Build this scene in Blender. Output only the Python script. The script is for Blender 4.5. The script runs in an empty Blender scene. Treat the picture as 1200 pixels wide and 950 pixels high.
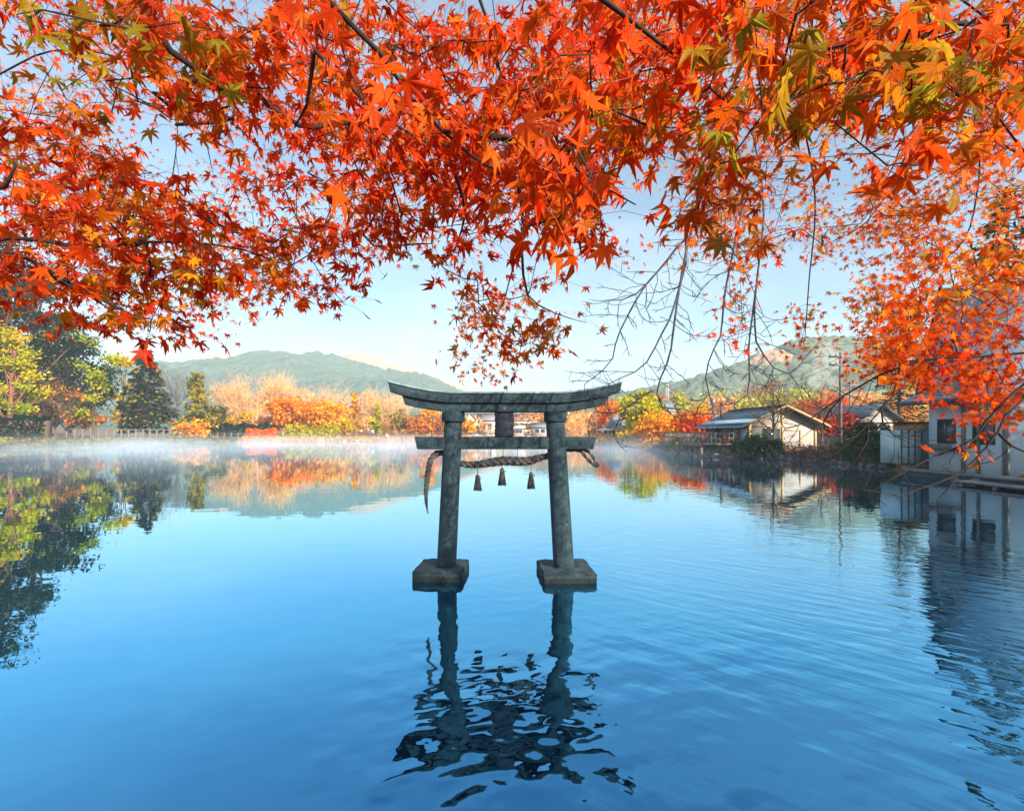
import bpy, bmesh, math, random
import numpy as np
from mathutils import Vector, Matrix
sc = bpy.context.scene
COL = sc.collection
R = math.radians

# ------------------------------------------------------------------ camera
EYE = 2.3            # eye height above the water
FPX = 533.0          # focal length in pixels of a 1200 px wide picture
HOR = 507.0          # horizon row in that picture
cam = bpy.data.cameras.new('camera')
cam.sensor_width = 36.0
cam.lens = FPX / 1200 * 36
cam.shift_y = (HOR - 475.0) / 1200
cam.clip_start = 0.05
cam.clip_end = 9000
camo = bpy.data.objects.new('camera', cam)
camo.location = (0, 0, EYE)
camo.rotation_euler = (R(90), 0, 0)
COL.objects.link(camo)
sc.camera = camo

# ------------------------------------------------------------------ sky and sun
SUN_EL, SUN_AZ = 24.0, 138.0      # azimuth clockwise from +Y: behind the camera, to the right
w = bpy.data.worlds.new('World'); sc.world = w; w.use_nodes = True
nt = w.node_tree; nt.nodes.clear()
def N(t, typ, **kw):
    n = t.nodes.new(typ)
    for k, v in kw.items():
        if k.startswith('i_'):
            n.inputs[k[2:].replace('_', ' ')].default_value = v
        else:
            setattr(n, k, v)
    return n
sky = N(nt, 'ShaderNodeTexSky', sky_type='NISHITA', sun_disc=False)
sky.sun_elevation = R(SUN_EL); sky.sun_rotation = R(SUN_AZ)
sky.air_density = 1.0; sky.dust_density = 0.6; sky.ozone_density = 1.5
tc = N(nt, 'ShaderNodeTexCoord')
mp = N(nt, 'ShaderNodeMapping'); mp.inputs['Scale'].default_value = (1.0, 1.0, 3.2)
nz = N(nt, 'ShaderNodeTexNoise'); nz.inputs['Scale'].default_value = 2.1; nz.inputs['Detail'].default_value = 8; nz.inputs['Roughness'].default_value = 0.55
rp = N(nt, 'ShaderNodeValToRGB')
rp.color_ramp.elements[0].position = 0.36; rp.color_ramp.elements[0].color = (0, 0, 0, 1)
rp.color_ramp.elements[1].position = 0.78; rp.color_ramp.elements[1].color = (1, 1, 1, 1)
sx = N(nt, 'ShaderNodeSeparateXYZ')
mr = N(nt, 'ShaderNodeMapRange'); mr.inputs['From Min'].default_value = 0.0; mr.inputs['From Max'].default_value = 0.55
mr.inputs['To Min'].default_value = 0.85; mr.inputs['To Max'].default_value = 0.34
mu = N(nt, 'ShaderNodeMath', operation='MULTIPLY')
mx = N(nt, 'ShaderNodeMix', data_type='RGBA')
mx.inputs['B'].default_value = (5.0, 5.8, 6.5, 1)
hs = N(nt, 'ShaderNodeMix', data_type='RGBA', blend_type='MULTIPLY'); hs.inputs['Factor'].default_value = 1.0
hs.inputs['B'].default_value = (0.78, 1.07, 1.11, 1)
bg = N(nt, 'ShaderNodeBackground'); bg.inputs['Strength'].default_value = 0.076
wo = N(nt, 'ShaderNodeOutputWorld')
L = nt.links.new
L(tc.outputs['Generated'], mp.inputs['Vector']); L(mp.outputs[0], nz.inputs['Vector']); L(nz.outputs['Fac'], rp.inputs['Fac'])
L(tc.outputs['Generated'], sx.inputs[0]); L(sx.outputs['Z'], mr.inputs['Value'])
L(rp.outputs['Color'], mu.inputs[0]); L(mr.outputs[0], mu.inputs[1])
L(sky.outputs[0], hs.inputs['A']); L(hs.outputs['Result'], mx.inputs['A']); L(mu.outputs[0], mx.inputs['Factor'])
L(mx.outputs['Result'], bg.inputs['Color']); L(bg.outputs[0], wo.inputs['Surface'])

sun = bpy.data.lights.new('sun', 'SUN'); sun.energy = 5.0; sun.angle = R(0.5); sun.color = (1.0, 0.86, 0.68)
suno = bpy.data.objects.new('sun', sun); COL.objects.link(suno)
SUN = Vector((math.sin(R(SUN_AZ)) * math.cos(R(SUN_EL)), math.cos(R(SUN_AZ)) * math.cos(R(SUN_EL)), math.sin(R(SUN_EL))))
suno.rotation_euler = SUN.to_track_quat('Z', 'Y').to_euler()
suno.location = SUN * 60

sc.view_settings.view_transform = 'Standard'
try: sc.view_settings.look = 'None'
except Exception: pass
sc.view_settings.gamma = 1.0
sc.view_settings.exposure = 1.45
sc.view_settings.use_curve_mapping = False
sc.render.engine = 'CYCLES'
cy = sc.cycles
cy.use_denoising = True
try: cy.denoiser = 'OPENIMAGEDENOISE'; cy.denoising_prefilter = 'ACCURATE'
except Exception: pass
cy.max_bounces = 8; cy.diffuse_bounces = 3; cy.glossy_bounces = 3; cy.transmission_bounces = 4
cy.transparent_max_bounces = 12; cy.volume_bounces = 1
cy.volume_step_rate = 4.0; cy.volume_max_steps = 64
cy.sample_clamp_indirect = 6.0
cy.caustics_reflective = False; cy.caustics_refractive = False

# ------------------------------------------------------------------ helpers
def P(px, py, d):
    """point seen at (px, py) of the 1200x950 picture, d metres ahead"""
    return np.array([(px - 600.0) / FPX * d, d, EYE - (py - HOR) / FPX * d])
def tag(o, label=None, cat=None, group=None, kind=None):
    if label: o['label'] = label
    if cat: o['category'] = cat
    if group: o['group'] = group
    if kind: o['kind'] = kind
    return o
def thing(name, label, cat, loc=(0, 0, 0), group=None, rz=0.0):
    o = bpy.data.objects.new(name, None); COL.objects.link(o)
    o.location = loc; o.rotation_euler = (0, 0, rz); o.empty_display_size = 0.2
    return tag(o, label, cat, group)
def copy_tree(o, parent=None):
    c = o.copy(); COL.objects.link(c)
    if parent: c.parent = parent
    for ch in o.children: copy_tree(ch, c)
    return c

class MB:
    """collects pieces, links them as ONE mesh object"""
    def __init__(s): s.v = []; s.f = []; s.c = []; s.e = []; s.n = 0
    def add(s, v, f, col=None, vein=None):
        v = np.asarray(v, float); f = np.asarray(f, np.int64)
        if len(v) == 0 or len(f) == 0: return
        s.v.append(v); s.f.append(f + s.n); s.n += len(v)
        c = np.ones((len(v), 3)) * 0.5 if col is None else np.broadcast_to(np.asarray(col, float), (len(v), 3))
        s.c.append(c); s.e.append(np.zeros(len(v)) if vein is None else vein)
    def box(s, x0, x1, y0, y1, z0, z1, col=None, M=None):
        v = np.array([[x, y, z] for z in (z0, z1) for y in (y0, y1) for x in (x0, x1)], float)
        if M is not None: v = np.array([list(M @ Vector(p)) for p in v])
        s.add(v, [[0, 2, 3, 1], [4, 5, 7, 6], [0, 1, 5, 4], [2, 6, 7, 3], [0, 4, 6, 2], [1, 3, 7, 5]], col)
    def prism(s, prof, y0, y1, col=None):
        """profile in x,z swept from y0 to y1"""
        n = len(prof)
        v = [[p[0], y0, p[1]] for p in prof] + [[p[0], y1, p[1]] for p in prof]
        b = s.n
        s.add(v, [[i, (i + 1) % n, n + (i + 1) % n, n + i] for i in range(n)], col)
        s.f.append(np.array([list(range(b + n - 1, b - 1, -1))])); s.f.append(np.array([list(range(b + n, b + 2 * n))]))
    def tube(s, pts, rad, sides=6, col=None, cap=True):
        pts = np.asarray(pts, float); n = len(pts)
        if n < 2: return
        rad = np.broadcast_to(np.asarray(rad, float), (n,))
        t = np.gradient(pts, axis=0); t /= (np.linalg.norm(t, axis=1)[:, None] + 1e-12)
        a = np.array([0.31, 0.95, 0.13]) if abs(t[0][2]) > 0.9 else np.array([0, 0, 1.0])
        u = np.cross(t[0], a); u /= np.linalg.norm(u)
        V = np.zeros((n, sides, 3)); ang = np.arange(sides) * 2 * math.pi / sides
        for i in range(n):
            u = u - t[i] * np.dot(u, t[i]); u /= (np.linalg.norm(u) + 1e-12)
            b = np.cross(t[i], u)
            V[i] = pts[i] + rad[i] * (np.cos(ang)[:, None] * u + np.sin(ang)[:, None] * b)
        i = np.arange(n - 1)[:, None]; k = np.arange(sides)[None]
        k2 = (k + 1) % sides
        F = np.stack([i * sides + k, i * sides + k2, (i + 1) * sides + k2, (i + 1) * sides + k], -1).reshape(-1, 4)
        b0 = s.n
        s.add(V.reshape(-1, 3), F, col)
        if cap and sides > 2:
            s.f.append(np.array([list(range(b0 + sides - 1, b0 - 1, -1))]))
            e = b0 + (n - 1) * sides
            s.f.append(np.array([list(range(e, e + sides))]))
    def build(s, name, mat, parent=None, smooth=False, attrs=False):
        v = np.concatenate(s.v); me = bpy.data.meshes.new(name)
        tot = np.concatenate([np.full(len(f), f.shape[1]) for f in s.f]); lp = np.concatenate([f.ravel() for f in s.f])
        me.vertices.add(len(v)); me.vertices.foreach_set('co', v.ravel().astype(np.float32))
        me.loops.add(len(lp)); me.loops.foreach_set('vertex_index', lp.astype(np.int32))
        me.polygons.add(len(tot))
        me.polygons.foreach_set('loop_start', np.concatenate([[0], np.cumsum(tot)[:-1]]).astype(np.int32))
        me.polygons.foreach_set('loop_total', tot.astype(np.int32))
        if smooth: me.polygons.foreach_set('use_smooth', np.ones(len(tot), bool))
        me.update(calc_edges=True); me.validate()
        if attrs:
            c = np.concatenate(s.c); a = me.color_attributes.new('Col', 'FLOAT_COLOR', 'POINT')
            a.data.foreach_set('color', np.c_[c, np.ones(len(c))].ravel().astype(np.float32))
            e = me.attributes.new('vein', 'FLOAT', 'POINT'); e.data.foreach_set('value', np.concatenate(s.e).astype(np.float32))
        me.materials.append(mat)
        o = bpy.data.objects.new(name, me); COL.objects.link(o)
        if parent: o.parent = parent
        return o

def catmull(pts, k=4):
    pts = np.asarray(pts, float)
    if len(pts) < 3:
        t = np.linspace(0, 1, k + 1)[:, None]; return pts[0] * (1 - t) + pts[-1] * t
    p = np.vstack([2 * pts[0] - pts[1], pts, 2 * pts[-1] - pts[-2]]); out = []
    for i in range(1, len(p) - 2):
        for t in np.arange(k) / k:
            out.append(0.5 * (2 * p[i] + (p[i + 1] - p[i - 1]) * t + (2 * p[i - 1] - 5 * p[i] + 4 * p[i + 1] - p[i + 2]) * t * t + (-p[i - 1] + 3 * p[i] - 3 * p[i + 1] + p[i + 2]) * t ** 3))
    out.append(pts[-1]); return np.array(out)

# ------------------------------------------------------------------ materials
def mat(name):
    m = bpy.data.materials.new(name); m.use_nodes = True; t = m.node_tree
    return m, t, t.nodes['Principled BSDF']
def rgb(c): return (c[0], c[1], c[2], 1)
def simple(name, c1, c2=None, scale=3.0, rough=0.7, bump=0.0, bscale=None, detail=6, metallic=0.0, coords='Object', stretch=None):
    m, t, b = mat(name)
    b.inputs['Roughness'].default_value = rough; b.inputs['Metallic'].default_value = metallic
    co = N(t, 'ShaderNodeTexCoord'); src = co.outputs[coords]
    if stretch:
        mpn = N(t, 'ShaderNodeMapping'); mpn.inputs['Scale'].default_value = stretch; t.links.new(src, mpn.inputs['Vector']); src = mpn.outputs[0]
    n = N(t, 'ShaderNodeTexNoise'); n.inputs['Scale'].default_value = scale; n.inputs['Detail'].default_value = detail
    t.links.new(src, n.inputs['Vector'])
    r = N(t, 'ShaderNodeValToRGB'); r.color_ramp.elements[0].color = rgb(c1); r.color_ramp.elements[1].color = rgb(c2 or c1)
    r.color_ramp.elements[0].position = 0.3; r.color_ramp.elements[1].position = 0.7
    t.links.new(n.outputs['Fac'], r.inputs['Fac']); t.links.new(r.outputs['Color'], b.inputs['Base Color'])
    if bump:
        n2 = N(t, 'ShaderNodeTexNoise'); n2.inputs['Scale'].default_value = bscale or scale * 4; n2.inputs['Detail'].default_value = 5
        t.links.new(src, n2.inputs['Vector'])
        bp = N(t, 'ShaderNodeBump'); bp.inputs['Strength'].default_value = 1.0; bp.inputs['Distance'].default_value = bump
        t.links.new(n2.outputs['Fac'], bp.inputs['Height']); t.links.new(bp.outputs[0], b.inputs['Normal'])
    return m
def foliage(name, trans=0.4, gloss=0.0, veins=False, sat=1.0):
    m = bpy.data.materials.new(name); m.use_nodes = True; t = m.node_tree; t.nodes.clear()
    a = N(t, 'ShaderNodeAttribute', attribute_name='Col'); src = a.outputs['Color']
    if veins:
        e = N(t, 'ShaderNodeAttribute', attribute_name='vein')
        pw = N(t, 'ShaderNodeMath', operation='POWER'); pw.inputs[1].default_value = 9.0
        t.links.new(e.outputs['Fac'], pw.inputs[0])
        ml = N(t, 'ShaderNodeMath', operation='MULTIPLY'); ml.inputs[1].default_value = 0.55; t.links.new(pw.outputs[0], ml.inputs[0])
        co = N(t, 'ShaderNodeTexCoord'); nn = N(t, 'ShaderNodeTexNoise'); nn.inputs['Scale'].default_value = 45.0; nn.inputs['Detail'].default_value = 4
        t.links.new(co.outputs['Object'], nn.inputs['Vector'])
        rr = N(t, 'ShaderNodeMapRange'); rr.inputs['From Min'].default_value = 0.25; rr.inputs['From Max'].default_value = 0.75; rr.inputs['To Min'].default_value = 0.72; rr.inputs['To Max'].default_value = 1.12
        t.links.new(nn.outputs['Fac'], rr.inputs['Value'])
        mm = N(t, 'ShaderNodeMix', data_type='RGBA', blend_type='MULTIPLY'); mm.inputs['Factor'].default_value = 1.0
        t.links.new(src, mm.inputs['A']); t.links.new(rr.outputs[0], mm.inputs['B'])
        mk = N(t, 'ShaderNodeMix', data_type='RGBA', blend_type='MULTIPLY'); mk.inputs['B'].default_value = (0.42, 0.28, 0.3, 1)
        t.links.new(mm.outputs['Result'], mk.inputs['A']); t.links.new(ml.outputs[0], mk.inputs['Factor']); src = mk.outputs['Result']
    d = N(t, 'ShaderNodeBsdfDiffuse'); tr = N(t, 'ShaderNodeBsdfTranslucent')
    t.links.new(src, d.inputs['Color']); t.links.new(src, tr.inputs['Color'])
    mix = N(t, 'ShaderNodeMixShader'); mix.inputs[0].default_value = trans
    t.links.new(d.outputs[0], mix.inputs[1]); t.links.new(tr.outputs[0], mix.inputs[2]); out = mix.outputs[0]
    if gloss:
        g = N(t, 'ShaderNodeBsdfGlossy'); g.inputs['Roughness'].default_value = 0.45
        m2 = N(t, 'ShaderNodeMixShader'); m2.inputs[0].default_value = gloss
        t.links.new(out, m2.inputs[1]); t.links.new(g.outputs[0], m2.inputs[2]); out = m2.outputs[0]
    o = N(t, 'ShaderNodeOutputMaterial'); t.links.new(out, o.inputs['Surface'])
    return m

M_LEAF = foliage('maple_leaf', 0.62, 0.006, veins=True)
M_LEAF_FAR = foliage('maple_leaf_far', 0.6, 0.0)
M_FOL = foliage('tree_foliage', 0.35, 0.0)
M_BARK = simple('maple_bark', (0.028, 0.02, 0.018), (0.09, 0.065, 0.055), 9, 0.85, 0.006, 30)
M_BARKDARK = simple('dark_wet_bark', (0.007, 0.006, 0.006), (0.020, 0.016, 0.016), 12, 0.9, 0.002, 60)
M_BARKGREY = simple('grey_bark', (0.10, 0.10, 0.11), (0.2, 0.19, 0.19), 8, 0.85)
M_BARKPALE = simple('pale_bark', (.70, .35, .13), (.84, .50, .24), 3, .85)
M_BARKBROWN = simple('brown_bark', (0.07, 0.045, 0.03), (0.16, 0.10, 0.065), 5, 0.9)
M_BARKRED = simple('reddish_bark', (0.2, 0.075, 0.045), (0.34, 0.14, 0.09), 4, 0.9)

# ------------------------------------------------------------------ the setting: terrain, water, hills
SHORE = np.array([(-14, 1.6), (-6, 1.5), (-2, 1.75), (1.5, 1.7), (3.4, 2.3), (8.2, 5.6), (15, 11.6), (20.3, 16), (20.6, 18), (21.1, 20.5), (21.5, 23), (23.2, 26.5), (23.9, 31),
    (24.0, 36), (21.3, 40.5), (18.6, 45), (17.2, 50), (17.6, 58), (19.6, 70), (19.6, 86), (13, 101), (3, 112), (-14, 117), (-36, 119), (-58, 116),
    (-71, 111), (-80, 103), (-83.5, 95), (-82, 85), (-77, 74), (-76, 62), (-83, 50), (-88, 34), (-80, 18), (-58, 8), (-34, 3)], float)
def sdf(X, Y):
    """signed distance to the lake outline, negative on the water"""
    d = np.full(X.shape, 1e9); ins = np.zeros(X.shape, bool); n = len(SHORE)
    for i in range(n):
        a = SHORE[i]; b = SHORE[(i + 1) % n]; e = b - a
        t = np.clip(((X - a[0]) * e[0] + (Y - a[1]) * e[1]) / (e @ e), 0, 1)
        d = np.minimum(d, np.hypot(X - a[0] - t * e[0], Y - a[1] - t * e[1]))
        c = (a[1] > Y) != (b[1] > Y)
        with np.errstate(divide='ignore', invalid='ignore'):
            ins ^= c & (X < (b[0] - a[0]) * (Y - a[1]) / (b[1] - a[1] + 1e-12) + a[0])
    return np.where(ins, -d, d)
def vnoise(X, Y, s, seed=0):
    """smooth value noise"""
    rng = np.random.RandomState(seed); g = rng.rand(64, 64)
    x = X / s; y = Y / s; xi = np.floor(x).astype(int); yi = np.floor(y).astype(int)
    fx = x - xi; fy = y - yi; fx = fx * fx * (3 - 2 * fx); fy = fy * fy * (3 - 2 * fy)
    q = lambda a, b: g[a % 64, b % 64]
    return (q(xi, yi) * (1 - fx) + q(xi + 1, yi) * fx) * (1 - fy) + (q(xi, yi + 1) * (1 - fx) + q(xi + 1, yi + 1) * fx) * fy
def ground_z(X, Y):
    X = np.asarray(X, float); Y = np.asarray(Y, float)
    d = sdf(X, Y)
    z = np.where(d < 0, np.maximum(-1.6, d * 0.5), 0.0)
    up = np.clip(d / 2.2, 0, 1); up = up * up * (3 - 2 * up)
    z = np.where(d >= 0, -0.05 + up * 0.72 + np.clip(d - 2, 0, 40) * 0.012, z)
    z += np.where(d > 0, (vnoise(X, Y, 2.5, 3) - 0.5) * 0.18 * np.clip(d, 0, 1), 0)
    slope = np.clip((Y - 150) / 250, 0, 1) * 16 * np.clip((X + 20) / 80, 0, 1)          # the land climbs towards the right-hand hill
    slope += np.clip((Y - 150) / 300, 0, 1) * 6
    return z + np.where(d > 0, slope, 0)
def gz(x, y): return float(ground_z(np.array([x]), np.array([y]))[0])
def grid_mesh(xs, ys, Z):
    X, Y = np.meshgrid(xs, ys, indexing='xy'); v = np.stack([X, Y, Z], -1).reshape(-1, 3); nx = len(xs)
    i = np.arange(len(ys) - 1)[:, None] * nx + np.arange(nx - 1)[None]
    return v, np.stack([i, i + 1, i + nx + 1, i + nx], -1).reshape(-1, 4)
xs = np.concatenate([[-3200, -1800, -900, -500, -300, -220, -170], np.arange(-140, -90, 5), np.arange(-90, 50, 1.0), np.arange(50, 130, 5), [160, 220, 320, 500, 900, 1800, 3200]])
ys = np.concatenate([[-3200, -1600, -700, -300, -150, -80, -50], np.arange(-35, -5, 5), np.arange(-5, 30, 0.8), np.arange(30, 135, 1.5), np.arange(135, 260, 6), [280, 320, 400, 550, 800, 1300, 2200, 3300]])
X, Y = np.meshgrid(xs, ys)
v, f = grid_mesh(xs, ys, ground_z(X, Y))
m, t, b = mat('ground_soil_and_grass')
co = N(t, 'ShaderNodeTexCoord'); n1 = N(t, 'ShaderNodeTexNoise'); n1.inputs['Scale'].default_value = 0.12; n1.inputs['Detail'].default_value = 9
n2 = N(t, 'ShaderNodeTexNoise'); n2.inputs['Scale'].default_value = 2.2; n2.inputs['Detail'].default_value = 6
r1 = N(t, 'ShaderNodeValToRGB'); r1.color_ramp.elements[0].position = .35; r1.color_ramp.elements[1].position = .68
r1.color_ramp.elements[0].color = (.16, .11, .045, 1); r1.color_ramp.elements[1].color = (.36, .19, .05, 1)
r2 = N(t, 'ShaderNodeValToRGB'); r2.color_ramp.elements[0].position = .35; r2.color_ramp.elements[1].position = .7
r2.color_ramp.elements[0].color = (.45, .42, .4, 1); r2.color_ramp.elements[1].color = (1.1, 1.05, 1, 1)
mm = N(t, 'ShaderNodeMix', data_type='RGBA', blend_type='MULTIPLY'); mm.inputs['Factor'].default_value = 1
t.links.new(co.outputs['Object'], n1.inputs['Vector']); t.links.new(co.outputs['Object'], n2.inputs['Vector'])
t.links.new(n1.outputs['Fac'], r1.inputs['Fac']); t.links.new(n2.outputs['Fac'], r2.inputs['Fac'])
t.links.new(r1.outputs['Color'], mm.inputs['A']); t.links.new(r2.outputs['Color'], mm.inputs['B']); t.links.new(mm.outputs['Result'], b.inputs['Base Color'])
b.inputs['Roughness'].default_value = .95
bp = N(t, 'ShaderNodeBump'); bp.inputs['Distance'].default_value = .1; t.links.new(n2.outputs['Fac'], bp.inputs['Height']); t.links.new(bp.outputs[0], b.inputs['Normal'])
q = MB(); q.add(v, f); o = q.build('ground', m, smooth=True); tag(o, kind='structure')

# water: one sheet; the ripples are bumps that are strongest near the gate and on the right
m, t, b = mat('lake_water'); t.nodes.remove(b)
out = t.nodes['Material Output']
co = N(t, 'ShaderNodeTexCoord'); sp = N(t, 'ShaderNodeSeparateXYZ'); t.links.new(co.outputs['Object'], sp.inputs[0])
def mapr(src, a, b_, c, d, smooth=True):
    n = N(t, 'ShaderNodeMapRange', interpolation_type='SMOOTHSTEP' if smooth else 'LINEAR')
    for k, v_ in zip(('From Min', 'From Max', 'To Min', 'To Max'), (a, b_, c, d)): n.inputs[k].default_value = v_
    t.links.new(src, n.inputs['Value']); return n.outputs[0]
def math_(op, a, b_):
    n = N(t, 'ShaderNodeMath', operation=op)
    for i, x in enumerate((a, b_)):
        if isinstance(x, (int, float)): n.inputs[i].default_value = x
        else: t.links.new(x, n.inputs[i])
    return n.outputs[0]
def wnoise(scale, rot, stretch, detail=1.0, rough=.4, dist=0.0):
    mpn = N(t, 'ShaderNodeMapping', vector_type='TEXTURE'); mpn.inputs['Rotation'].default_value = (0, 0, R(rot)); mpn.inputs['Scale'].default_value = (1 / stretch[0], 1 / stretch[1], 1)
    n = N(t, 'ShaderNodeTexNoise'); n.inputs['Scale'].default_value = scale; n.inputs['Detail'].default_value = detail; n.inputs['Roughness'].default_value = rough; n.inputs['Distortion'].default_value = dist
    t.links.new(co.outputs['Object'], mpn.inputs['Vector']); t.links.new(mpn.outputs[0], n.inputs['Vector']); return n.outputs['Fac']
big = wnoise(2.6, 12, (0.9, 1.15), 1.0, .35)                 # rounded waves in front of the gate
fine = wnoise(4.2, -38, (0.28, 1.5), 2.0, .45, .25)            # slanting wind ripples coming from the right bank
soft = wnoise(0.9, 8, (0.5, 1.5), 2.0, .5)                   # long lazy swell
near = mapr(sp.outputs['Y'], 3.0, 6.8, 1.0, 0.16)
near2 = mapr(sp.outputs['Y'], 5.0, 13.0, 1.0, 0.05)
side = mapr(sp.outputs['X'], -1.9, -0.7, 0.12, 1.0)
side2 = mapr(sp.outputs['X'], -1.0, 4.5, 0.10, 1.0)
h1 = math_('MULTIPLY', big, math_('MULTIPLY', math_('MULTIPLY', near, side), 0.023))
h2 = math_('MULTIPLY', fine, math_('MULTIPLY', math_('MULTIPLY', near2, side2), 0.0105))
h3 = math_('MULTIPLY', soft, 0.003)
small = wnoise(6.5, 20, (.8, 1.3), 1.0, .4)               # short wavelets round the pillars
h4 = math_('MULTIPLY', small, math_('MULTIPLY', mapr(sp.outputs['Y'], 4.0, 8.5, 1.0, 0.0), math_('MULTIPLY', side, 0.0026)))
hh = math_('ADD', math_('ADD', math_('ADD', h1, h2), h3), h4)
bp = N(t, 'ShaderNodeBump'); bp.inputs['Strength'].default_value = 1.0; bp.inputs['Distance'].default_value = 1.0; t.links.new(hh, bp.inputs['Height'])
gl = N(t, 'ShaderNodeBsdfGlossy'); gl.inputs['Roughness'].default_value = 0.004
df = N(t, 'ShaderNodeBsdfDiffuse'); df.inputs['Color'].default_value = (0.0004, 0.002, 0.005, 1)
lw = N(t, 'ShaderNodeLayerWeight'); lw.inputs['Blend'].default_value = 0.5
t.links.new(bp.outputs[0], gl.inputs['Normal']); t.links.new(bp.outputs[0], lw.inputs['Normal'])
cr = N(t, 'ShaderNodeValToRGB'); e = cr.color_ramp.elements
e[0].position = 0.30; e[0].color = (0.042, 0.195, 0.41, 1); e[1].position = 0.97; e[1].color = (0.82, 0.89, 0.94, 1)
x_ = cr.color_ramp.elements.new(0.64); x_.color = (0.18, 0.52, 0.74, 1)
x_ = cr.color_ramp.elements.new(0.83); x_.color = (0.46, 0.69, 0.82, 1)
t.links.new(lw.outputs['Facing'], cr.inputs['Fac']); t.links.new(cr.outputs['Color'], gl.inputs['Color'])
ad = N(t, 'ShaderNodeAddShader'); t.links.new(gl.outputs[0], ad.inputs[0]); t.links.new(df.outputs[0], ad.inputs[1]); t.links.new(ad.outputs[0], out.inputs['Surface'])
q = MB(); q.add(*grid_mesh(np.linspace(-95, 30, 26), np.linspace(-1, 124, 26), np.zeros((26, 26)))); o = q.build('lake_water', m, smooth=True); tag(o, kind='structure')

# hills
def hill(name, pts, Yr, Y0, depth, seed, material, amp, nx=340, ny=90, off=0.0):
    pts = np.array(pts, float); px = pts[:, 0]; hz = (HOR - pts[:, 1]) / FPX * Yr + EYE
    xs = np.linspace((px[0] - 600) / FPX * Yr, (px[-1] - 600) / FPX * Yr, nx)
    rid = np.interp(xs, (px - 600) / FPX * Yr, hz)
    ys = np.concatenate([np.linspace(Y0, Yr, ny), np.linspace(Yr, Yr + depth, 14)[1:]])
    X, Y = np.meshgrid(xs, ys); s = np.clip((Y - Y0) / (Yr - Y0), 0, 1)
    prof = (s ** 1.15) * np.where(Y > Yr, 1 - ((Y - Yr) / depth) ** 2 * .6, 1)
    fold = (vnoise(X, Y, Yr * .09, seed) - .5) * .22 * np.sin(s * math.pi) + (vnoise(X, Y, Yr * .03, seed + 1) - .5) * .08 * np.sin(s * math.pi)
    rng = np.random.RandomState(seed)
    Z = rid[None] * np.clip(prof + fold, 0, 1.2) + (rng.rand(*X.shape) - .5) * amp * (s > .02) + (vnoise(X, Y, Yr * .008, seed + 2) - .5) * amp * (s > .02) - 2 + off
    q = MB(); q.add(*grid_mesh(xs, ys, Z)); o = q.build(name, material); tag(o, kind='structure'); return o
def hillmat(name, forest, forest2, bare, thr, scale, patch=None):
    m, t, b = mat(name); b.inputs['Roughness'].default_value = 1.0; b.inputs['Specular IOR Level'].default_value = 0.0
    co = N(t, 'ShaderNodeTexCoord'); n1 = N(t, 'ShaderNodeTexNoise'); n1.inputs['Scale'].default_value = scale; n1.inputs['Detail'].default_value = 6
    n2 = N(t, 'ShaderNodeTexNoise'); n2.inputs['Scale'].default_value = scale * 22; n2.inputs['Detail'].default_value = 4
    t.links.new(co.outputs['Object'], n1.inputs['Vector']); t.links.new(co.outputs['Object'], n2.inputs['Vector'])
    r2 = N(t, 'ShaderNodeValToRGB'); r2.color_ramp.elements[0].position = .35; r2.color_ramp.elements[1].position = .65
    r2.color_ramp.elements[0].color = rgb(forest); r2.color_ramp.elements[1].color = rgb(forest2); t.links.new(n2.outputs['Fac'], r2.inputs['Fac'])
    r1 = N(t, 'ShaderNodeValToRGB'); r1.color_ramp.elements[0].position = thr; r1.color_ramp.elements[1].position = thr + .05; t.links.new(n1.outputs['Fac'], r1.inputs['Fac'])
    mx = N(t, 'ShaderNodeMix', data_type='RGBA'); mx.inputs['B'].default_value = rgb(bare)
    fac = r1.outputs['Color']
    if patch:                                     # one mown clearing on the slope
        vs = N(t, 'ShaderNodeVectorMath', operation='DISTANCE'); vs.inputs[1].default_value = patch[0]; t.links.new(co.outputs['Object'], vs.inputs[0])
        a_ = N(t, 'ShaderNodeMath', operation='MULTIPLY_ADD'); a_.inputs[1].default_value = patch[1] * 1.2; t.links.new(n1.outputs['Fac'], a_.inputs[0]); t.links.new(vs.outputs['Value'], a_.inputs[2])
        c_ = N(t, 'ShaderNodeMath', operation='LESS_THAN'); c_.inputs[1].default_value = patch[1] * 1.6; t.links.new(a_.outputs[0], c_.inputs[0])
        m_ = N(t, 'ShaderNodeMath', operation='MAXIMUM'); t.links.new(fac, m_.inputs[0]); t.links.new(c_.outputs[0], m_.inputs[1]); fac = m_.outputs[0]
    t.links.new(fac, mx.inputs['Factor']); t.links.new(r2.outputs['Color'], mx.inputs['A']); t.links.new(mx.outputs['Result'], b.inputs['Base Color'])
    return m
MH1 = hillmat('forested_hill', (.055, .10, .088), (.10, .155, .125), (.34, .21, .12), .74, .0066, (tuple(P(508, 449, 700)), 42.0))
MH2 = hillmat('bare_peak', (.30, .21, .15), (.42, .29, .2), (.2, .2, .13), .75, .0066)
MH3 = hillmat('wooded_hill', (.075, .115, .085), (.14, .18, .12), (.44, .26, .16), .66, .0107, (tuple(P(902, 421, 545)), 24.0))
MH4 = hillmat('brown_slope', (.20, .13, .06), (.34, .24, .10), (.22, .25, .08), .55, .02)
hill('forested_hill', [(-300, 455), (60, 436), (130, 428), (181, 423), (245, 421), (281, 419), (300, 409), (329, 410), (353, 415), (367, 411), (393, 415), (420, 423), (447, 430), (500, 438), (520, 447), (545, 459), (580, 472), (640, 480), (720, 492)], 900, 330, 300, 5, MH1, 5.5)
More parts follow.
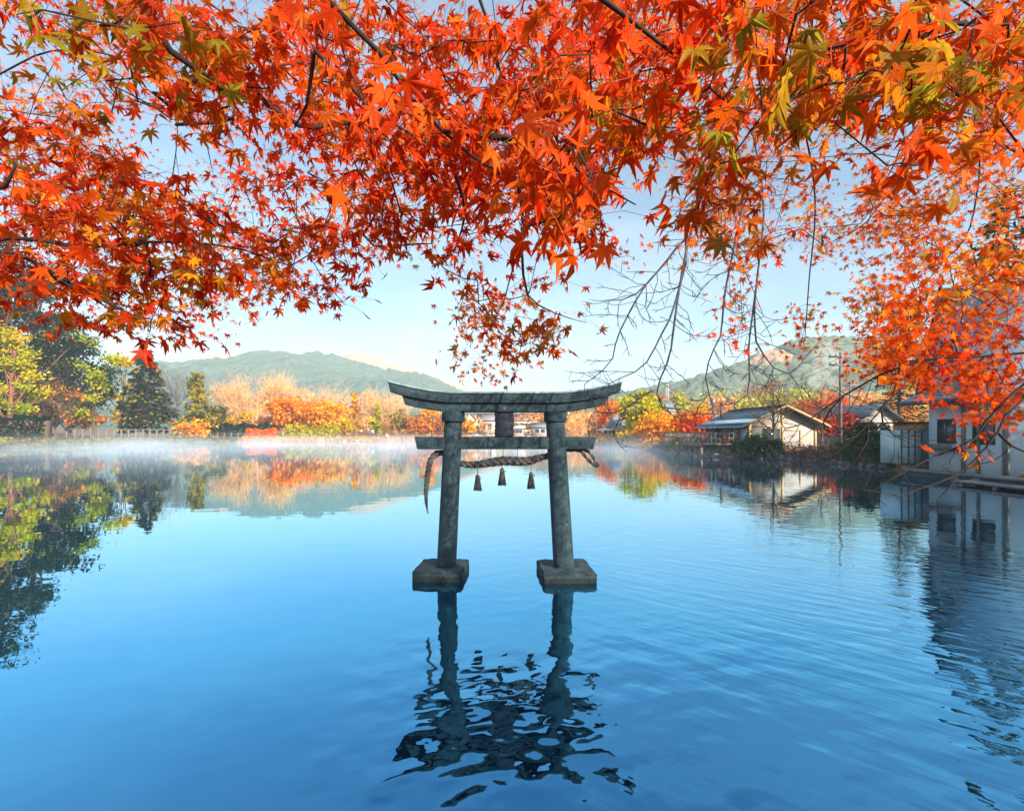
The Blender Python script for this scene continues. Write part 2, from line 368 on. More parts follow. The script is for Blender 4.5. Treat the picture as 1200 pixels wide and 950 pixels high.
hill('bare_peak', [(60, 440), (200, 428), (225, 420), (245, 415), (258, 413), (272, 416), (290, 415), (330, 425), (380, 421), (405, 415), (415, 411), (430, 412), (450, 421), (476, 430), (500, 437), (540, 452), (600, 470), (680, 485)], 1250, 900, 240, 15, MH2, 3)
hill('wooded_hill', [(520, 490), (600, 474), (640, 462), (672, 458), (700, 460), (730, 459), (760, 452), (800, 445), (830, 436), (858, 427), (880, 420), (897, 411), (915, 409), (922, 400), (945, 396), (985, 393), (1030, 396), (1100, 388), (1300, 380), (1600, 400)], 560, 300, 200, 25, MH3, 5.5)
hill('brown_slope', [(380, 500), (560, 494), (700, 480), (760, 470), (850, 462), (1000, 456), (1150, 452), (1500, 455)], 330, 175, 120, 35, MH4, 2.5, 260, 60)
mast = MB(); bx_, by_ = (323 - 600) / FPX * 900, 900
mast.tube([(0, 0, -12), (0, 0, 12)], [.8, .4], 5); mast.box(-2, 2, -.25, .25, 6.5, 7)
o = mast.build('radio_mast', simple('mast_steel', (.3, .3, .3), rough=.5)); o.location = (bx_, by_, (HOR - 409) / FPX * 900 + EYE - 2); tag(o, 'thin radio mast on the summit of the green forested hill', 'mast')

# ------------------------------------------------------------------ air
def volume(name, dens, color=(0.9, 0.95, 1.0), aniso=0.2):
    m = bpy.data.materials.new(name); m.use_nodes = True; t = m.node_tree; t.nodes.clear()
    pv = N(t, 'ShaderNodeVolumePrincipled'); pv.inputs['Color'].default_value = rgb(color); pv.inputs['Density'].default_value = dens; pv.inputs['Anisotropy'].default_value = aniso
    o = N(t, 'ShaderNodeOutputMaterial'); t.links.new(pv.outputs[0], o.inputs['Volume']); return m, t, pv
HAZE = True
if HAZE:
    m, t, pv = volume('pale_air', 0.00045, (0.80, 0.92, 1.0), 0.0)
    q = MB(); q.box(-1700, 1700, -900, 1520, -3, 262); o = q.build('haze', m); tag(o, kind='stuff')
    # morning steam lying on the far half of the lake
    m, t, pv = volume('lake_steam', 0.02, (0.88, 0.93, 1.0), 0.0)
    co = N(t, 'ShaderNodeTexCoord'); n = N(t, 'ShaderNodeTexNoise'); n.inputs['Scale'].default_value = 0.11; n.inputs['Detail'].default_value = 3.0
    mpn = N(t, 'ShaderNodeMapping'); mpn.inputs['Scale'].default_value = (1, .6, 2.2)
    s2 = N(t, 'ShaderNodeSeparateXYZ'); t.links.new(co.outputs['Object'], s2.inputs[0])
    t.links.new(co.outputs['Object'], mpn.inputs['Vector']); t.links.new(mpn.outputs[0], n.inputs['Vector'])
    a1 = mapr(n.outputs['Fac'], .40, .66, 0.10, 1.35); a2 = math_('POWER', mapr(s2.outputs['Z'], 0.0, 3.6, 1.0, 0.0, False), 4.0); a3 = mapr(s2.outputs['Y'], 16, 60, 0.0, 1.0); a4 = mapr(s2.outputs['X'], -30, 25, 1.0, .85)
    dn = math_('MULTIPLY', math_('MULTIPLY', math_('MULTIPLY', math_('MULTIPLY', a1, a2), a3), a4), 0.038)
    t.links.new(dn, pv.inputs['Density'])
    q = MB(); q.box(-86, 26, 14, 128, .03, 3.6); o = q.build('lake_steam', m); tag(o, kind='stuff')


if HAZE:
    m, t, pv = volume('hot_spring_steam', 0.035, (.97, .98, 1), 0.0)
    bm = bmesh.new(); rr = np.random.RandomState(3)
    for px_, py_, r_ in ((963, 447, 5), (962, 440, 5.5), (964, 432, 6), (968, 424, 6.5), (966, 416, 6), (972, 410, 5), (956, 446, 4), (975, 447, 4)):
        bmesh.ops.create_icosphere(bm, subdivisions=3, radius=r_, matrix=Matrix.Translation(Vector(P(px_, py_, 300)) + Vector((0, rr.randn() * 3, 0))))
    for v_ in bm.verts: v_.co += Vector(rr.randn(3) * .5)
    me = bpy.data.meshes.new('steam_plume'); bm.to_mesh(me); bm.free(); me.materials.append(m); o = bpy.data.objects.new('steam_plume', me); COL.objects.link(o); tag(o, 'white steam rising before the wooded hill', 'steam', kind='stuff')
# ------------------------------------------------------------------ the torii gate
def stone(name, c1, c2, moss, lichen):
    m, t, b = mat(name); b.inputs['Roughness'].default_value = .82
    co = N(t, 'ShaderNodeTexCoord')
    def nz(s, d=6, st=(1, 1, 1)):
        mpn = N(t, 'ShaderNodeMapping'); mpn.inputs['Scale'].default_value = st; t.links.new(co.outputs['Object'], mpn.inputs['Vector'])
        n = N(t, 'ShaderNodeTexNoise'); n.inputs['Scale'].default_value = s; n.inputs['Detail'].default_value = d; n.inputs['Roughness'].default_value = .6; t.links.new(mpn.outputs[0], n.inputs['Vector']); return n.outputs['Fac']
    def ramp(src, p0, p1, a, b_):
        r = N(t, 'ShaderNodeValToRGB'); r.color_ramp.elements[0].position = p0; r.color_ramp.elements[1].position = p1
        r.color_ramp.elements[0].color = rgb(a); r.color_ramp.elements[1].color = rgb(b_); t.links.new(src, r.inputs['Fac']); return r.outputs['Color']
    def mixc(f, a, bcol):
        x = N(t, 'ShaderNodeMix', data_type='RGBA'); t.links.new(f, x.inputs['Factor']); t.links.new(a, x.inputs['A']); x.inputs['B'].default_value = rgb(bcol); return x.outputs['Result']
    c = ramp(nz(7.0, 8), .30, .70, c1, c2)
    c = mixc(ramp(nz(9.0, 6, (3, 3, .16)), .45, .75, (0, 0, 0), (.6,) * 3), c, moss)         # streaks of moss running down
    c = mixc(ramp(nz(17, 4), .655, .70, (0, 0, 0), (.8,) * 3), c, lichen)                        # pale lichen spots
    c = mixc(ramp(nz(42, 4), .56, .68, (0, 0, 0), (.75,) * 3), c, (.006, .008, .010))               # dark pits
    ge = N(t, 'ShaderNodeNewGeometry'); sz = N(t, 'ShaderNodeSeparateXYZ'); t.links.new(ge.outputs['Position'], sz.inputs[0])
    wz = N(t, 'ShaderNodeMath', operation='MULTIPLY_ADD'); t.links.new(nz(12, 4), wz.inputs[0]); wz.inputs[1].default_value = -.09; t.links.new(sz.outputs['Z'], wz.inputs[2])
    wr = N(t, 'ShaderNodeMapRange'); wr.inputs['From Min'].default_value = .02; wr.inputs['From Max'].default_value = .05; wr.inputs['To Min'].default_value = .85; wr.inputs['To Max'].default_value = 0; t.links.new(wz.outputs[0], wr.inputs['Value'])
    c = mixc(wr.outputs[0], c, (.006, .010, .010))                                              # wet algae band at the waterline
    t.links.new(c, b.inputs['Base Color'])
    bp = N(t, 'ShaderNodeBump'); bp.inputs['Distance'].default_value = .02
    ad = N(t, 'ShaderNodeMath', operation='ADD'); t.links.new(nz(26, 6), ad.inputs[0]); t.links.new(nz(90, 3), ad.inputs[1]); t.links.new(ad.outputs[0], bp.inputs['Height']); t.links.new(bp.outputs[0], b.inputs['Normal'])
    return m
M_STONE = stone('weathered_granite', (.020, .046, .064), (.044, .090, .118), (.016, .052, .052), (.17, .22, .25))
M_STONE2 = stone('mossy_granite', (.012, .030, .042), (.046, .088, .112), (.014, .034, .03), (.24, .29, .31))
M_WOOD = simple('aged_plaque_wood', (.016, .020, .034), (.034, .040, .060), 6, .85, .004, 40, stretch=(6, 6, .6))

TX, TY = -0.105, 7.38
gate = thing('torii_gate', 'weathered grey stone torii gate standing in the lake', 'torii gate', (TX, TY, 0), rz=R(1.0))
def bevel(o, wd=.012, seg=2):
    md = o.modifiers.new('bevel', 'BEVEL'); md.width = wd; md.segments = seg; md.limit_method = 'ANGLE'; md.angle_limit = R(35); return o
def rise(x):
    u = max(0.0, (abs(x) - .78) / 1.06); return .175 * u ** 1.7
def beam(name, half_top, half_bot, z0, z1, section, n=49, curve=1.0):
    q = MB(); k = len(section); V = []
    for i in range(n):
        s = -1 + 2 * i / (n - 1)
        for (yy, tt) in section:
            x = s * (half_bot + (half_top - half_bot) * tt); V.append((x, yy, z0 + (z1 - z0) * tt + rise(x) * curve))
    F = [[i * k + j, (i + 1) * k + j, (i + 1) * k + (j + 1) % k, i * k + (j + 1) % k] for i in range(n - 1) for j in range(k)]
    q.add(V, F); q.f.append(np.array([list(range(k))])); q.f.append(np.array([list(range((n - 1) * k + k - 1, (n - 1) * k - 1, -1))]))
    return q.build(name, M_STONE, gate)
bevel(beam('top_lintel', 1.845, 1.815, 2.772, 2.920, [(-.2, 0), (-.215, 1), (.215, 1), (.2, 0)]), .006)
M_CAP = simple('pale_blue_stone', (.17, .27, .33), (.27, .38, .45), 9, .7, .003, 40)  # paler, bluer stone than the beams, for the thin top strip
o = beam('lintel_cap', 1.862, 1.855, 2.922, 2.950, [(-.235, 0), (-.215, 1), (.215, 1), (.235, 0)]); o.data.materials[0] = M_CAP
bevel(beam('lower_lintel', 1.64, 1.595, 2.634, 2.770, [(-.15, 0), (-.15, 1), (.15, 1), (.15, 0)]), .008)
bevel(beam('tie_beam', 1.46, 1.415, 2.035, 2.238, [(-.09, 0), (-.09, 1), (.09, 1), (.09, 0)], 13, 0), .012)
# centre strut: an old plaque board with chipped edges
rng = np.random.RandomState(4); zz = np.linspace(2.24, 2.632, 15)
prof = [(-.145 - .012 * rng.rand(), z) for z in zz] + [(.14 + .022 * rng.rand(), z) for z in zz[::-1]]
q = MB(); q.prism(prof, -.11, .11); o = q.build('centre_strut', M_WOOD, gate); o.location.x = -.02
for s, xb, xt, rb, yb in ((-1, -.96, -.845, .158, .03), (1, .945, .808, .168, -.03)):
    q = MB(); zz = np.linspace(.10, 2.48, 15); f_ = (zz - .10) / 2.38
    q.tube(np.c_[xb + (xt - xb) * f_, np.full(15, yb * (1 - f_)), zz], rb * (1 - .10 * f_), 32); p = q.build('pillar', M_STONE, gate, smooth=True)
    p.data.polygons[-1].use_smooth = False; p.data.polygons[-2].use_smooth = False
    q = MB(); q.tube([(xt, 0, 2.476), (xt, 0, 2.49), (xt, 0, 2.62), (xt, 0, 2.633)], [.175, .185, .185, .18], 32); c = q.build('collar', M_STONE, p, smooth=True)
    c.data.polygons[-1].use_smooth = False; c.data.polygons[-2].use_smooth = False
    bm = bmesh.new(); bmesh.ops.create_cube(bm, size=1)
    wx, wy, zt = (.395, .38, .155) if s < 0 else (.42, .44, .135)
    for vtx in bm.verts:
        top = vtx.co.z > 0; k_ = 1.0 if not top else .985
        vtx.co = Vector((math.copysign(wx * k_, vtx.co.x), math.copysign(wy * k_, vtx.co.y), zt if top else -1.2))
    bmesh.ops.bevel(bm, geom=bm.edges[:], offset=.02, segments=2, affect='EDGES')
    bmesh.ops.subdivide_edges(bm, edges=bm.edges[:], cuts=5, use_grid_fill=True)
    rr = np.random.RandomState(8 + s)
    for vtx in bm.verts: vtx.co += Vector(rr.randn(3) * .007)
    me = bpy.data.meshes.new('foot_block'); bm.to_mesh(me); bm.free(); me.materials.append(M_STONE2)
    o = bpy.data.objects.new('foot_block', me); COL.objects.link(o); o.parent = gate; o.location = (xb + (.02 if s > 0 else -.075), yb, 0); o.rotation_euler.z = R(3 if s > 0 else -4)

# shimenawa: twisted straw rope behind the pillars with three tassels
M_ROPE = simple('grey_straw_rope', (.05, .05, .055), (.13, .125, .13), 30, .95, .004, 160, stretch=(1, 1, 3))
rope = thing('straw_rope', 'thick twisted grey straw rope strung between the two stone pillars', 'rope', (TX, TY + .02, 2.0))
def twisted(pts, rads, turns, name, parent, strands=3, k=10, hairs=0):
    c = catmull(pts, k); hr = np.random.RandomState(12); rr = np.interp(np.linspace(0, 1, len(c)), np.linspace(0, 1, len(rads)), rads); q = MB()
    tt = np.gradient(c, axis=0); tt /= np.linalg.norm(tt, axis=1)[:, None]; al = np.concatenate([[0], np.cumsum(np.linalg.norm(np.diff(c, axis=0), axis=1))]); al /= al[-1]
    u = np.cross(tt, np.array([.05, .1, 1.0]) if abs(tt[len(tt) // 2][2]) < .8 else np.array([0, 1.0, .05])); u /= np.linalg.norm(u, axis=1)[:, None]; b_ = np.cross(tt, u)
    for s in range(strands):
        a = al * turns * 2 * math.pi + s * 2 * math.pi / strands
        q.tube(c + (rr * .5)[:, None] * (np.cos(a)[:, None] * u + np.sin(a)[:, None] * b_), rr * .56, 9)
    for h in range(hairs):                      # loose straw ends
        i = hr.randint(8, len(c) - 8); dv = hr.randn(3) * (.6, 1, 1); dv /= np.linalg.norm(dv); r_ = rr[i]
        q.tube([c[i] + dv * r_ * .8, c[i] + dv * r_ * 1.15 + (.02 * hr.randn(), 0, 0), c[i] + dv * r_ * (1.25 + .6 * hr.rand()) + (.05 * hr.randn(), 0, -.012)], [.0025, .002, .0008], 3, cap=False)
    return q.build(name, M_ROPE, parent, smooth=True)
def T(px, py, d=7.44):                       # picture point to rope coordinates
    p = P(px, py, d); return (p[0] - TX, d - (TY + .02), p[2] - 2.0)
twisted([T(528, 535), T(541, 543), T(560, 544), T(588, 540), T(615, 540.5), T(630, 537), T(641, 534), T(652, 530)], [.035, .052, .06, .078, .074, .06, .048, .04], 5.5, 'main_rope', rope, k=14, hairs=240)
twisted([T(530, 530), T(520, 530.5), T(511, 531.5), T(504.5, 540), T(501.5, 555), T(499.5, 572), T(499.5, 588), T(501.5, 602)], [.036, .046, .05, .05, .046, .038, .026, .006], 6, 'rope_tail', rope, k=10, hairs=70)
twisted([T(655, 527), T(672, 527.5), T(680, 528.5), T(688, 537), T(694, 543), T(700.5, 547)], [.03] * 5 + [.026], 3, 'rope_tail', rope, 2, 8)
twisted([T(655, 529), T(676, 527), T(688, 528.5), T(694, 534), T(698, 541), T(702, 546)], [.026] * 5 + [.03], 3, 'rope_tail', rope, 2, 8)
for px_, y0_, y1_, yr_ in ((559.7, 556, 574, 547), (588.4, 548, 568, 544), (622.4, 553, 572, 544)):
    a = np.array(T(px_, y0_)); b_ = np.array(T(px_, y1_)); up = np.array(T(px_, yr_)); h = a[2] - b_[2]
    q = MB(); q.tube([a - (0, 0, h), a - (0, 0, h * .55), a - (0, 0, h * .25), a - (0, 0, h * .18), a - (0, 0, .01), a], [.064, .05, .034, .038, .03, .012], 18)
    rr = np.random.RandomState(int(px_))
    for k in range(46):                      # straw ends
        an = rr.rand() * 6.283; r0 = .034; r1 = .058 + rr.rand() * .014
        q.tube([a + (r0 * math.cos(an), r0 * math.sin(an), -h * .25), a + (r1 * math.cos(an), r1 * math.sin(an), -h * (1 + .06 * rr.rand()))], [.005, .003], 3)
    tas = q.build('tassel', M_ROPE, rope)
    q = MB(); q.tube([a, up + (0, 0, .02)], [.006, .006], 5); q.build('cord', M_ROPE, tas)
    q = MB(); q.tube([a + (.03, -.03, -h * .2), a + (.055, -.03, -h * .16), a + (.05, -.03, -h * .3)], [.008, .008, .004], 4); q.build('knot', M_ROPE, tas)
for px_ in (574.5, 588.8, 606):
    q = MB(); q.tube([T(px_, 541), T(px_ + .8, 526)], .004, 4); q.build('hanging_wire', M_ROPE, rope)

# ------------------------------------------------------------------ far trees
def cards(q, rng, c, size, col, flat=0.0, elong=1.0, droop=None):
    """small leaf clumps: bent diamond faces"""
    n = len(c)
    if n == 0: return
    u = rng.randn(n, 3); u[:, 2] *= (1 - flat)
    if droop is not None: u = droop + .35 * u
    u /= np.linalg.norm(u, axis=1)[:, None] + 1e-9
    v = np.cross(u, rng.randn(n, 3)); v /= np.linalg.norm(v, axis=1)[:, None] + 1e-9
    s = (size * (.6 + .8 * rng.rand(n)))[:, None]
    w_ = np.cross(u, v) * s * .25
    V = np.stack([c - u * s * elong, c + v * s * .62 + w_, c + u * s * elong, c - v * s * .62 + w_], 1).reshape(-1, 3)
    F = np.arange(n * 4).reshape(-1, 4); q.add(V, F, np.repeat(col, 4, 0))
PAL = {
 'evergreen': [((.007, .024, .018), 6), ((.014, .038, .022), 4), ((.035, .06, .022), 2), ((.12, .12, .02), 1)],
 'sunpatched': [((.009, .028, .021), 7), ((.018, .045, .024), 4), ((.05, .07, .022), 2), ((.36, .40, .012), 3), ((.52, .44, .012), 2)],  # sunlight on some clumps painted in as yellow-green
 'yellowgreen': [((.42, .46, .010), 4), ((.62, .50, .010), 4), ((.22, .28, .02), 2), ((.66, .38, .015), 1)],
 'yellow': [((.74, .50, .015), 5), ((.70, .38, .015), 3), ((.5, .45, .02), 2)],
 'lime': [((.48, .48, .05), 4), ((.36, .40, .05), 3), ((.56, .43, .07), 2)],
 'olive': [((.30, .25, .03), 4), ((.46, .34, .03), 3), ((.09, .10, .03), 3)],
 'amber': [((.86, .36, .012), 4), ((.88, .46, .02), 4), ((.74, .22, .012), 2)],
 'orange': [((.86, .24, .010), 5), ((.88, .34, .015), 3), ((.70, .15, .010), 2)],
 'vermilion': [((.86, .17, .010), 4), ((.82, .09, .010), 3), ((.88, .32, .015), 2)],
 'brownorange': [((.56, .18, .03), 4), ((.70, .28, .03), 3), ((.26, .1, .03), 3)],
 'crimson': [((.50, .06, .045), 5), ((.34, .04, .04), 3), ((.6, .12, .06), 2)],
 'peach': [((.86, .42, .15), 4), ((.84, .33, .10), 3), ((.80, .52, .26), 3)],
 'pinkish': [((.84, .36, .2), 4), ((.76, .28, .15), 3), ((.8, .5, .33), 3)],
 'darkgreen': [((.006, .022, .020), 5), ((.011, .034, .025), 4), ((.03, .05, .024), 2)],
 'bushgreen': [((.03, .09, .05), 4), ((.055, .13, .055), 3), ((.16, .13, .04), 2)],
 'reed': [((.76, .36, .05), 4), ((.82, .46, .07), 3), ((.6, .24, .04), 3)],
 'brownred': [((.22, .13, .10), 4), ((.32, .16, .11), 3), ((.14, .10, .08), 3)],
}
def palcol(rng, name, n):
    p = PAL[name]; wts = np.array([x[1] for x in p], float); c = np.array([x[0] for x in p])[rng.choice(len(p), n, p=wts / wts.sum())]
    return c * (.8 + .4 * rng.rand(n, 1))
def clumps(rng, k, w_, z0, z1, shape):
    c = []
    while len(c) < k:
        p = rng.uniform(-1, 1, 3)
        if shape == 'round':
            r = np.linalg.norm(p)
            if r > 1 or r < .35 or rng.rand() > .35 + .65 * r: continue
            p *= .86; c.append((p[0] * w_ / 2, p[1] * w_ / 2, (z0 + z1) / 2 + p[2] * (z1 - z0) / 2))
        else:
            h = (p[2] + 1) / 2; wd = {'cone': 1 - h * .93, 'egg': math.sin(math.pi * (.18 + .8 * h)) ** .8, 'fan': .25 + .75 * math.sqrt(h) * (1 if h < .8 else (1 - h) / .2 * .5 + .5)}[shape]
            if math.hypot(p[0], p[1]) > 1: continue
            c.append((p[0] * w_ / 2 * wd, p[1] * w_ / 2 * wd, z0 + h * (z1 - z0)))
    return np.array(c)
seedn = [100]
def tree(name, label, px, top, d, wpx, pal, shape='round', base=.25, n=2600, bark=None, cat='tree', group=None, leaf=1.0, lean=0, k=None, X=None, z0=None, crown='crown', bare=0, gap=1.0):
    """one far tree standing at picture column px, d metres ahead, its top at row top"""
    seedn[0] += 1; rng = np.random.RandomState(seedn[0])
    x = (px - 600) / FPX * d if X is None else X
    g = gz(x, d) - .1 if z0 is None else z0
    H = EYE + (HOR - top) / FPX * d - g; W = wpx / FPX * d
    t_ = thing(name, label, cat, (x, d, g), group)
    k = k or int(22 + 10 * rng.rand()); cl = clumps(rng, k, W, H * base, H, shape)
    cl[:, 0] += lean * cl[:, 2]
    tr = MB(); r0 = max(.05, H * .018); hx = np.linspace(0, .8, 6)
    path = np.c_[np.cumsum(rng.randn(6) * .02 * H * .3) + lean * hx * H, np.cumsum(rng.randn(6) * .02 * H * .3), hx * H]; path[0, :2] = 0
    tr.tube(catmull(path, 3), np.linspace(r0, r0 * .25, 16), 7)
    for c in cl:
        zi = np.clip(c[2] / H * .75 - .12, .06, .78); s = np.array([np.interp(zi * H, path[:, 2], path[:, j]) for j in range(3)])
        md = (s + c) / 2 + (0, 0, -.04 * H) + rng.randn(3) * .015 * H
        tr.tube(catmull([s, md, c], 3), np.linspace(r0 * .42, r0 * .1, 7), 4, cap=False)
    cr = MB(); sig = W * .30 / math.sqrt(max(k, 12) / 14)
    cidx = rng.choice(k, n); pts = cl[cidx] + rng.randn(n, 3) * np.array([sig, sig, sig * .62]) * .42
    pts[:, 2] = np.maximum(pts[:, 2], .12)
    tint = .78 + .44 * rng.rand(k, 1); cpal = palcol(rng, pal, k)
    col = palcol(rng, pal, n); col = np.where(rng.rand(n, 1) < (.9 if pal == 'sunpatched' else .55), cpal[cidx] * (.85 + .3 * rng.rand(n, 1)), col) * tint[cidx]
    if bare:
        # fine leafless twigs, as many tapered spikes
        m_ = int(n * bare); ci = rng.choice(k, m_); s = cl[ci] + rng.randn(m_, 3) * sig * .35; dirn = rng.randn(m_, 3) * .6 + np.array([0, 0, .55]) + cl[ci] * np.array([1, 1, 0]) / W
        dirn /= np.linalg.norm(dirn, axis=1)[:, None]; ln = (sig * (.5 + .9 * rng.rand(m_)))[:, None]
        a = np.cross(dirn, rng.randn(m_, 3)); a /= np.linalg.norm(a, axis=1)[:, None]; b_ = np.cross(dirn, a); r_ = d * .00029 * leaf
        V = np.stack([s + a * r_, s - a * r_ * .5 + b_ * r_ * .87, s - a * r_ * .5 - b_ * r_ * .87, s + dirn * ln], 1).reshape(-1, 3); i = np.arange(m_)[:, None] * 4
        F = np.stack([i + [0, 1, 3], i + [1, 2, 3], i + [2, 0, 3]], 1).reshape(-1, 3)
        tr.add(V, F); keep = rng.rand(n) < .55 * (1 - min(bare, 1) * .4) * gap; pts = pts[keep]; col = col[keep]
    tr.build('trunk', bark or M_BARKBROWN, t_)
    if len(pts) and gap > 0:
        cards(cr, rng, pts, np.full(len(pts), d * .0036 * leaf), col); cr.build(crown, M_FOL, t_, attrs=True)
    return t_
def conifer(name, label, px, top, d, wpx, pal, n_br=140, group=None, X=None, dens=22, cat='conifer', z0=None, tipcol=None, base=.1):
    seedn[0] += 1; rng = np.random.RandomState(seedn[0])
    x = (px - 600) / FPX * d if X is None else X
    g = gz(x, d) - .1 if z0 is None else z0
    H = EYE + (HOR - top) / FPX * d - g; W = wpx / FPX * d
    t_ = thing(name, label, cat, (x, d, g), group); tr = MB(); cr = MB()
    r0 = H * .016; tr.tube([(0, 0, 0), (0, 0, H * .5), (0, 0, H * .98)], [r0, r0 * .6, .02], 8)
    for i in range(n_br):
        h = base + (.985 - base) * ((i + rng.rand()) / n_br) ** .92; an = rng.rand() * 6.283
        ln = W / 2 * (1 - h) ** .72 * (.68 + .5 * rng.rand()) * (1.0 if h > base + .15 else .6 + .4 * (h - base) / .15) + .12
        dr = np.array([math.cos(an), math.sin(an), 0]); s = np.array([0, 0, h * H])
        e = s + dr * ln + (0, 0, -ln * (.10 + .2 * (1 - h)) + .06 * ln)
        md = (s + e) / 2 + (0, 0, -.07 * ln); tr.tube([s, md, e], [r0 * .22, r0 * .12, .01], 3, cap=False)
        m_ = int(dens * (.3 + ln / W * 2.6)); tt = np.sqrt(rng.rand(m_)) * .95 + .05
        c = s * (1 - tt[:, None]) ** 2 + 2 * md * (tt * (1 - tt))[:, None] + e * (tt[:, None]) ** 2
        wd = .20 * ln * (1.25 - tt) + .05
        side = np.array([-dr[1], dr[0], 0]); off = rng.randn(m_) * wd
        c = c + side * off[:, None] + np.c_[np.zeros(m_), np.zeros(m_), -.15 * np.abs(off) + rng.randn(m_) * .05 * ln]
        col = palcol(rng, pal, m_)
        if tipcol is not None:
            k_ = rng.rand(m_) < .34 * tt; col[k_] = palcol(rng, tipcol, k_.sum())
        cards(cr, rng, c, np.full(m_, max(d * .0035, W * .018)), col, elong=1.35, droop=dr + (0, 0, -.25))
    tr.build('trunk', M_BARKBROWN, t_); cr.build('crown', M_FOL, t_, attrs=True)
    return t_
def hedge(name, label, px0, px1, top, bot, d0, d1, pal, thick=1.2, n=2600, cat='hedge'):
    seedn[0] += 1; rng = np.random.RandomState(seedn[0])
    a = P(px0, top, d0); b_ = P(px1, top, d1); za = EYE - (bot - HOR) / FPX * d0; g = min(gz(a[0], d0), gz(b_[0], d1)) - .15; h = max(.5, a[2] - g)
    t_ = thing(name, label, cat, (a[0], d0, g)); L_ = np.array([b_[0] - a[0], d1 - d0, 0]); ln = np.linalg.norm(L_); dr = L_ / ln; sd = np.array([-dr[1], dr[0], 0])
    u = rng.rand(n); p = rng.rand(n); face = rng.rand(n)
    front = np.where(face < .55, -.5, np.where(face < .65, .5, rng.uniform(-.5, .5, n))); up = np.where(face < .65, rng.rand(n), 1.0)
    bump = .08 * np.sin(u * ln * 1.3) + .05 * np.sin(u * ln * 3.1 + 1)
    c = dr * (u * ln)[:, None] + sd * (front * thick)[:, None] + np.c_[np.zeros(n), np.zeros(n), up * h * (1 + bump)] + rng.randn(n, 3) * .07
    q = MB(); cards(q, rng, c, np.full(n, d0 * .0032), palcol(rng, pal, n) * (.85 + .3 * rng.rand(n, 1))); q.build('foliage', M_FOL, t_, attrs=True)
    q = MB(); Mx = Matrix.Rotation(math.atan2(dr[1], dr[0]), 4, 'Z'); q.box(0, ln, -thick * .42, thick * .42, 0, h * .9, M=Mx); q.build('inner_branches', M_BARKBROWN, t_)
    return t_
def shrub(label, px, top, d, wpx, pal, n=700, X=None, name='shrub', group=None, leaf=1.0, sink=.15):
    x = (px - 600) / FPX * d if X is None else X
    return tree(name, label, px, top, d, wpx, pal, 'round', .02, n, cat='shrub', group=group, leaf=leaf, k=12, X=X, z0=gz(x, d) - sink, crown='foliage')
# ------------------------------------------------------------------ the far shore, left to right
tree('evergreen_tree', 'tallest dark evergreen at the left end of the far shore, rising behind the maple leaves', -6, 262, 96, 150, 'evergreen', 'egg', .12, 12000, k=70, leaf=.9)
tree('evergreen_tree', 'broad dark evergreen with sunlit yellow-green patches left of the pointed conifer', 80, 364, 106, 96, 'sunpatched', 'round', .08, 9000, k=60, leaf=.9)
tree('yellow_green_tree', 'bright yellow-green tree with a leaning reddish trunk at the left edge of the lake', 8, 384, 84, 62, 'yellowgreen', 'egg', .22, 3400, bark=M_BARKRED, lean=.06, k=34)
conifer('dark_conifer', 'tall dark conifer beyond the hedge, mirrored at the left edge of the water', -34, 268, 92, 120, 'evergreen', 200, dens=30, tipcol='amber')
tree('zelkova_tree', 'fine-branched orange-brown tree in front of the broad evergreen on the left shore', 66, 446, 97, 52, 'brownorange', 'fan', .35, 900, bare=.5)
tree('red_maple', 'small dull red maple above the dark hedge on the left shore', 48, 466, 92, 36, 'brownred', 'round', .45, 500)
tree('yellow_green_tree', 'small lime tree standing between the broad evergreen and the pointed conifer', 110, 434, 104, 30, 'yellowgreen', 'egg', .2, 900, k=12)
tree('brown_tree', 'low rust-coloured tree beside the wooden railing on the left shore', 98, 482, 106, 38, 'brownorange', 'round', .35, 500)
tree('yellow_tree', 'tall bright yellow tree directly left of the pointed dark conifer', 143, 418, 122, 44, 'yellow', 'egg', .1, 2400)
tree('evergreen_tree', 'dark evergreen hidden half behind the maple leaves between the tallest and the broad evergreen', 40, 318, 118, 84, 'evergreen', 'egg', .08, 7000, k=50)
conifer('dark_conifer', 'pointed dark conifer rising over the wooden railing on the left shore', 172, 411, 119, 74, 'darkgreen', 170, tipcol='olive', dens=26)
tree('bare_tree', 'thin grey bare tree right of the pointed conifer', 207, 430, 124, 52, 'peach', 'fan', .3, 900, bark=M_BARKGREY, bare=1.3, gap=0)
tree('ginkgo_tree', 'slender olive-yellow cone-shaped tree right of the bare grey tree', 230, 438, 121, 34, 'olive', 'cone', .08, 1800)
tree('olive_tree', 'rounded olive-yellow tree at the right foot of the slender cone-shaped tree', 246, 464, 120, 36, 'olive', 'round', .12, 1400)
shrub('orange feathery shrub at the right end of the wooden railing', 228, 491, 115, 32, 'amber', 700, name='orange_shrub')
tree('pale_bare_tree', 'left one of two tall pale bare trees with white trunks', 276, 460, 134, 50, 'peach', 'fan', .3, 1178, bark=M_BARKPALE, bare=1.2, gap=.35)
tree('pale_bare_tree', 'right and taller one of two pale bare trees with white trunks', 302, 447, 136, 76, 'peach', 'fan', .25, 1612, bark=M_BARKPALE, bare=1.2, gap=.35)
tree('amber_tree', 'small amber tree at the foot of the left pale bare tree', 264, 486, 130, 24, 'amber', n=600)
tree('yellow_tree', 'small golden tree between the two pale bare trunks', 289, 482, 131, 24, 'yellow', n=600)
tree('orange_tree', 'small pale orange tree right of the white trunks', 313, 486, 131, 30, 'peach', n=700)
tree('pink_tree', 'rosy half-bare tree behind the deep orange maple', 332, 458, 150, 56, 'pinkish', 'fan', .2, 1500, bark=M_BARKPALE, bare=.8)
tree('orange_maple', 'deep orange maple behind the left end of the yellow hedge', 343, 462, 126, 60, 'orange', 'round', .15, 2600, k=32)
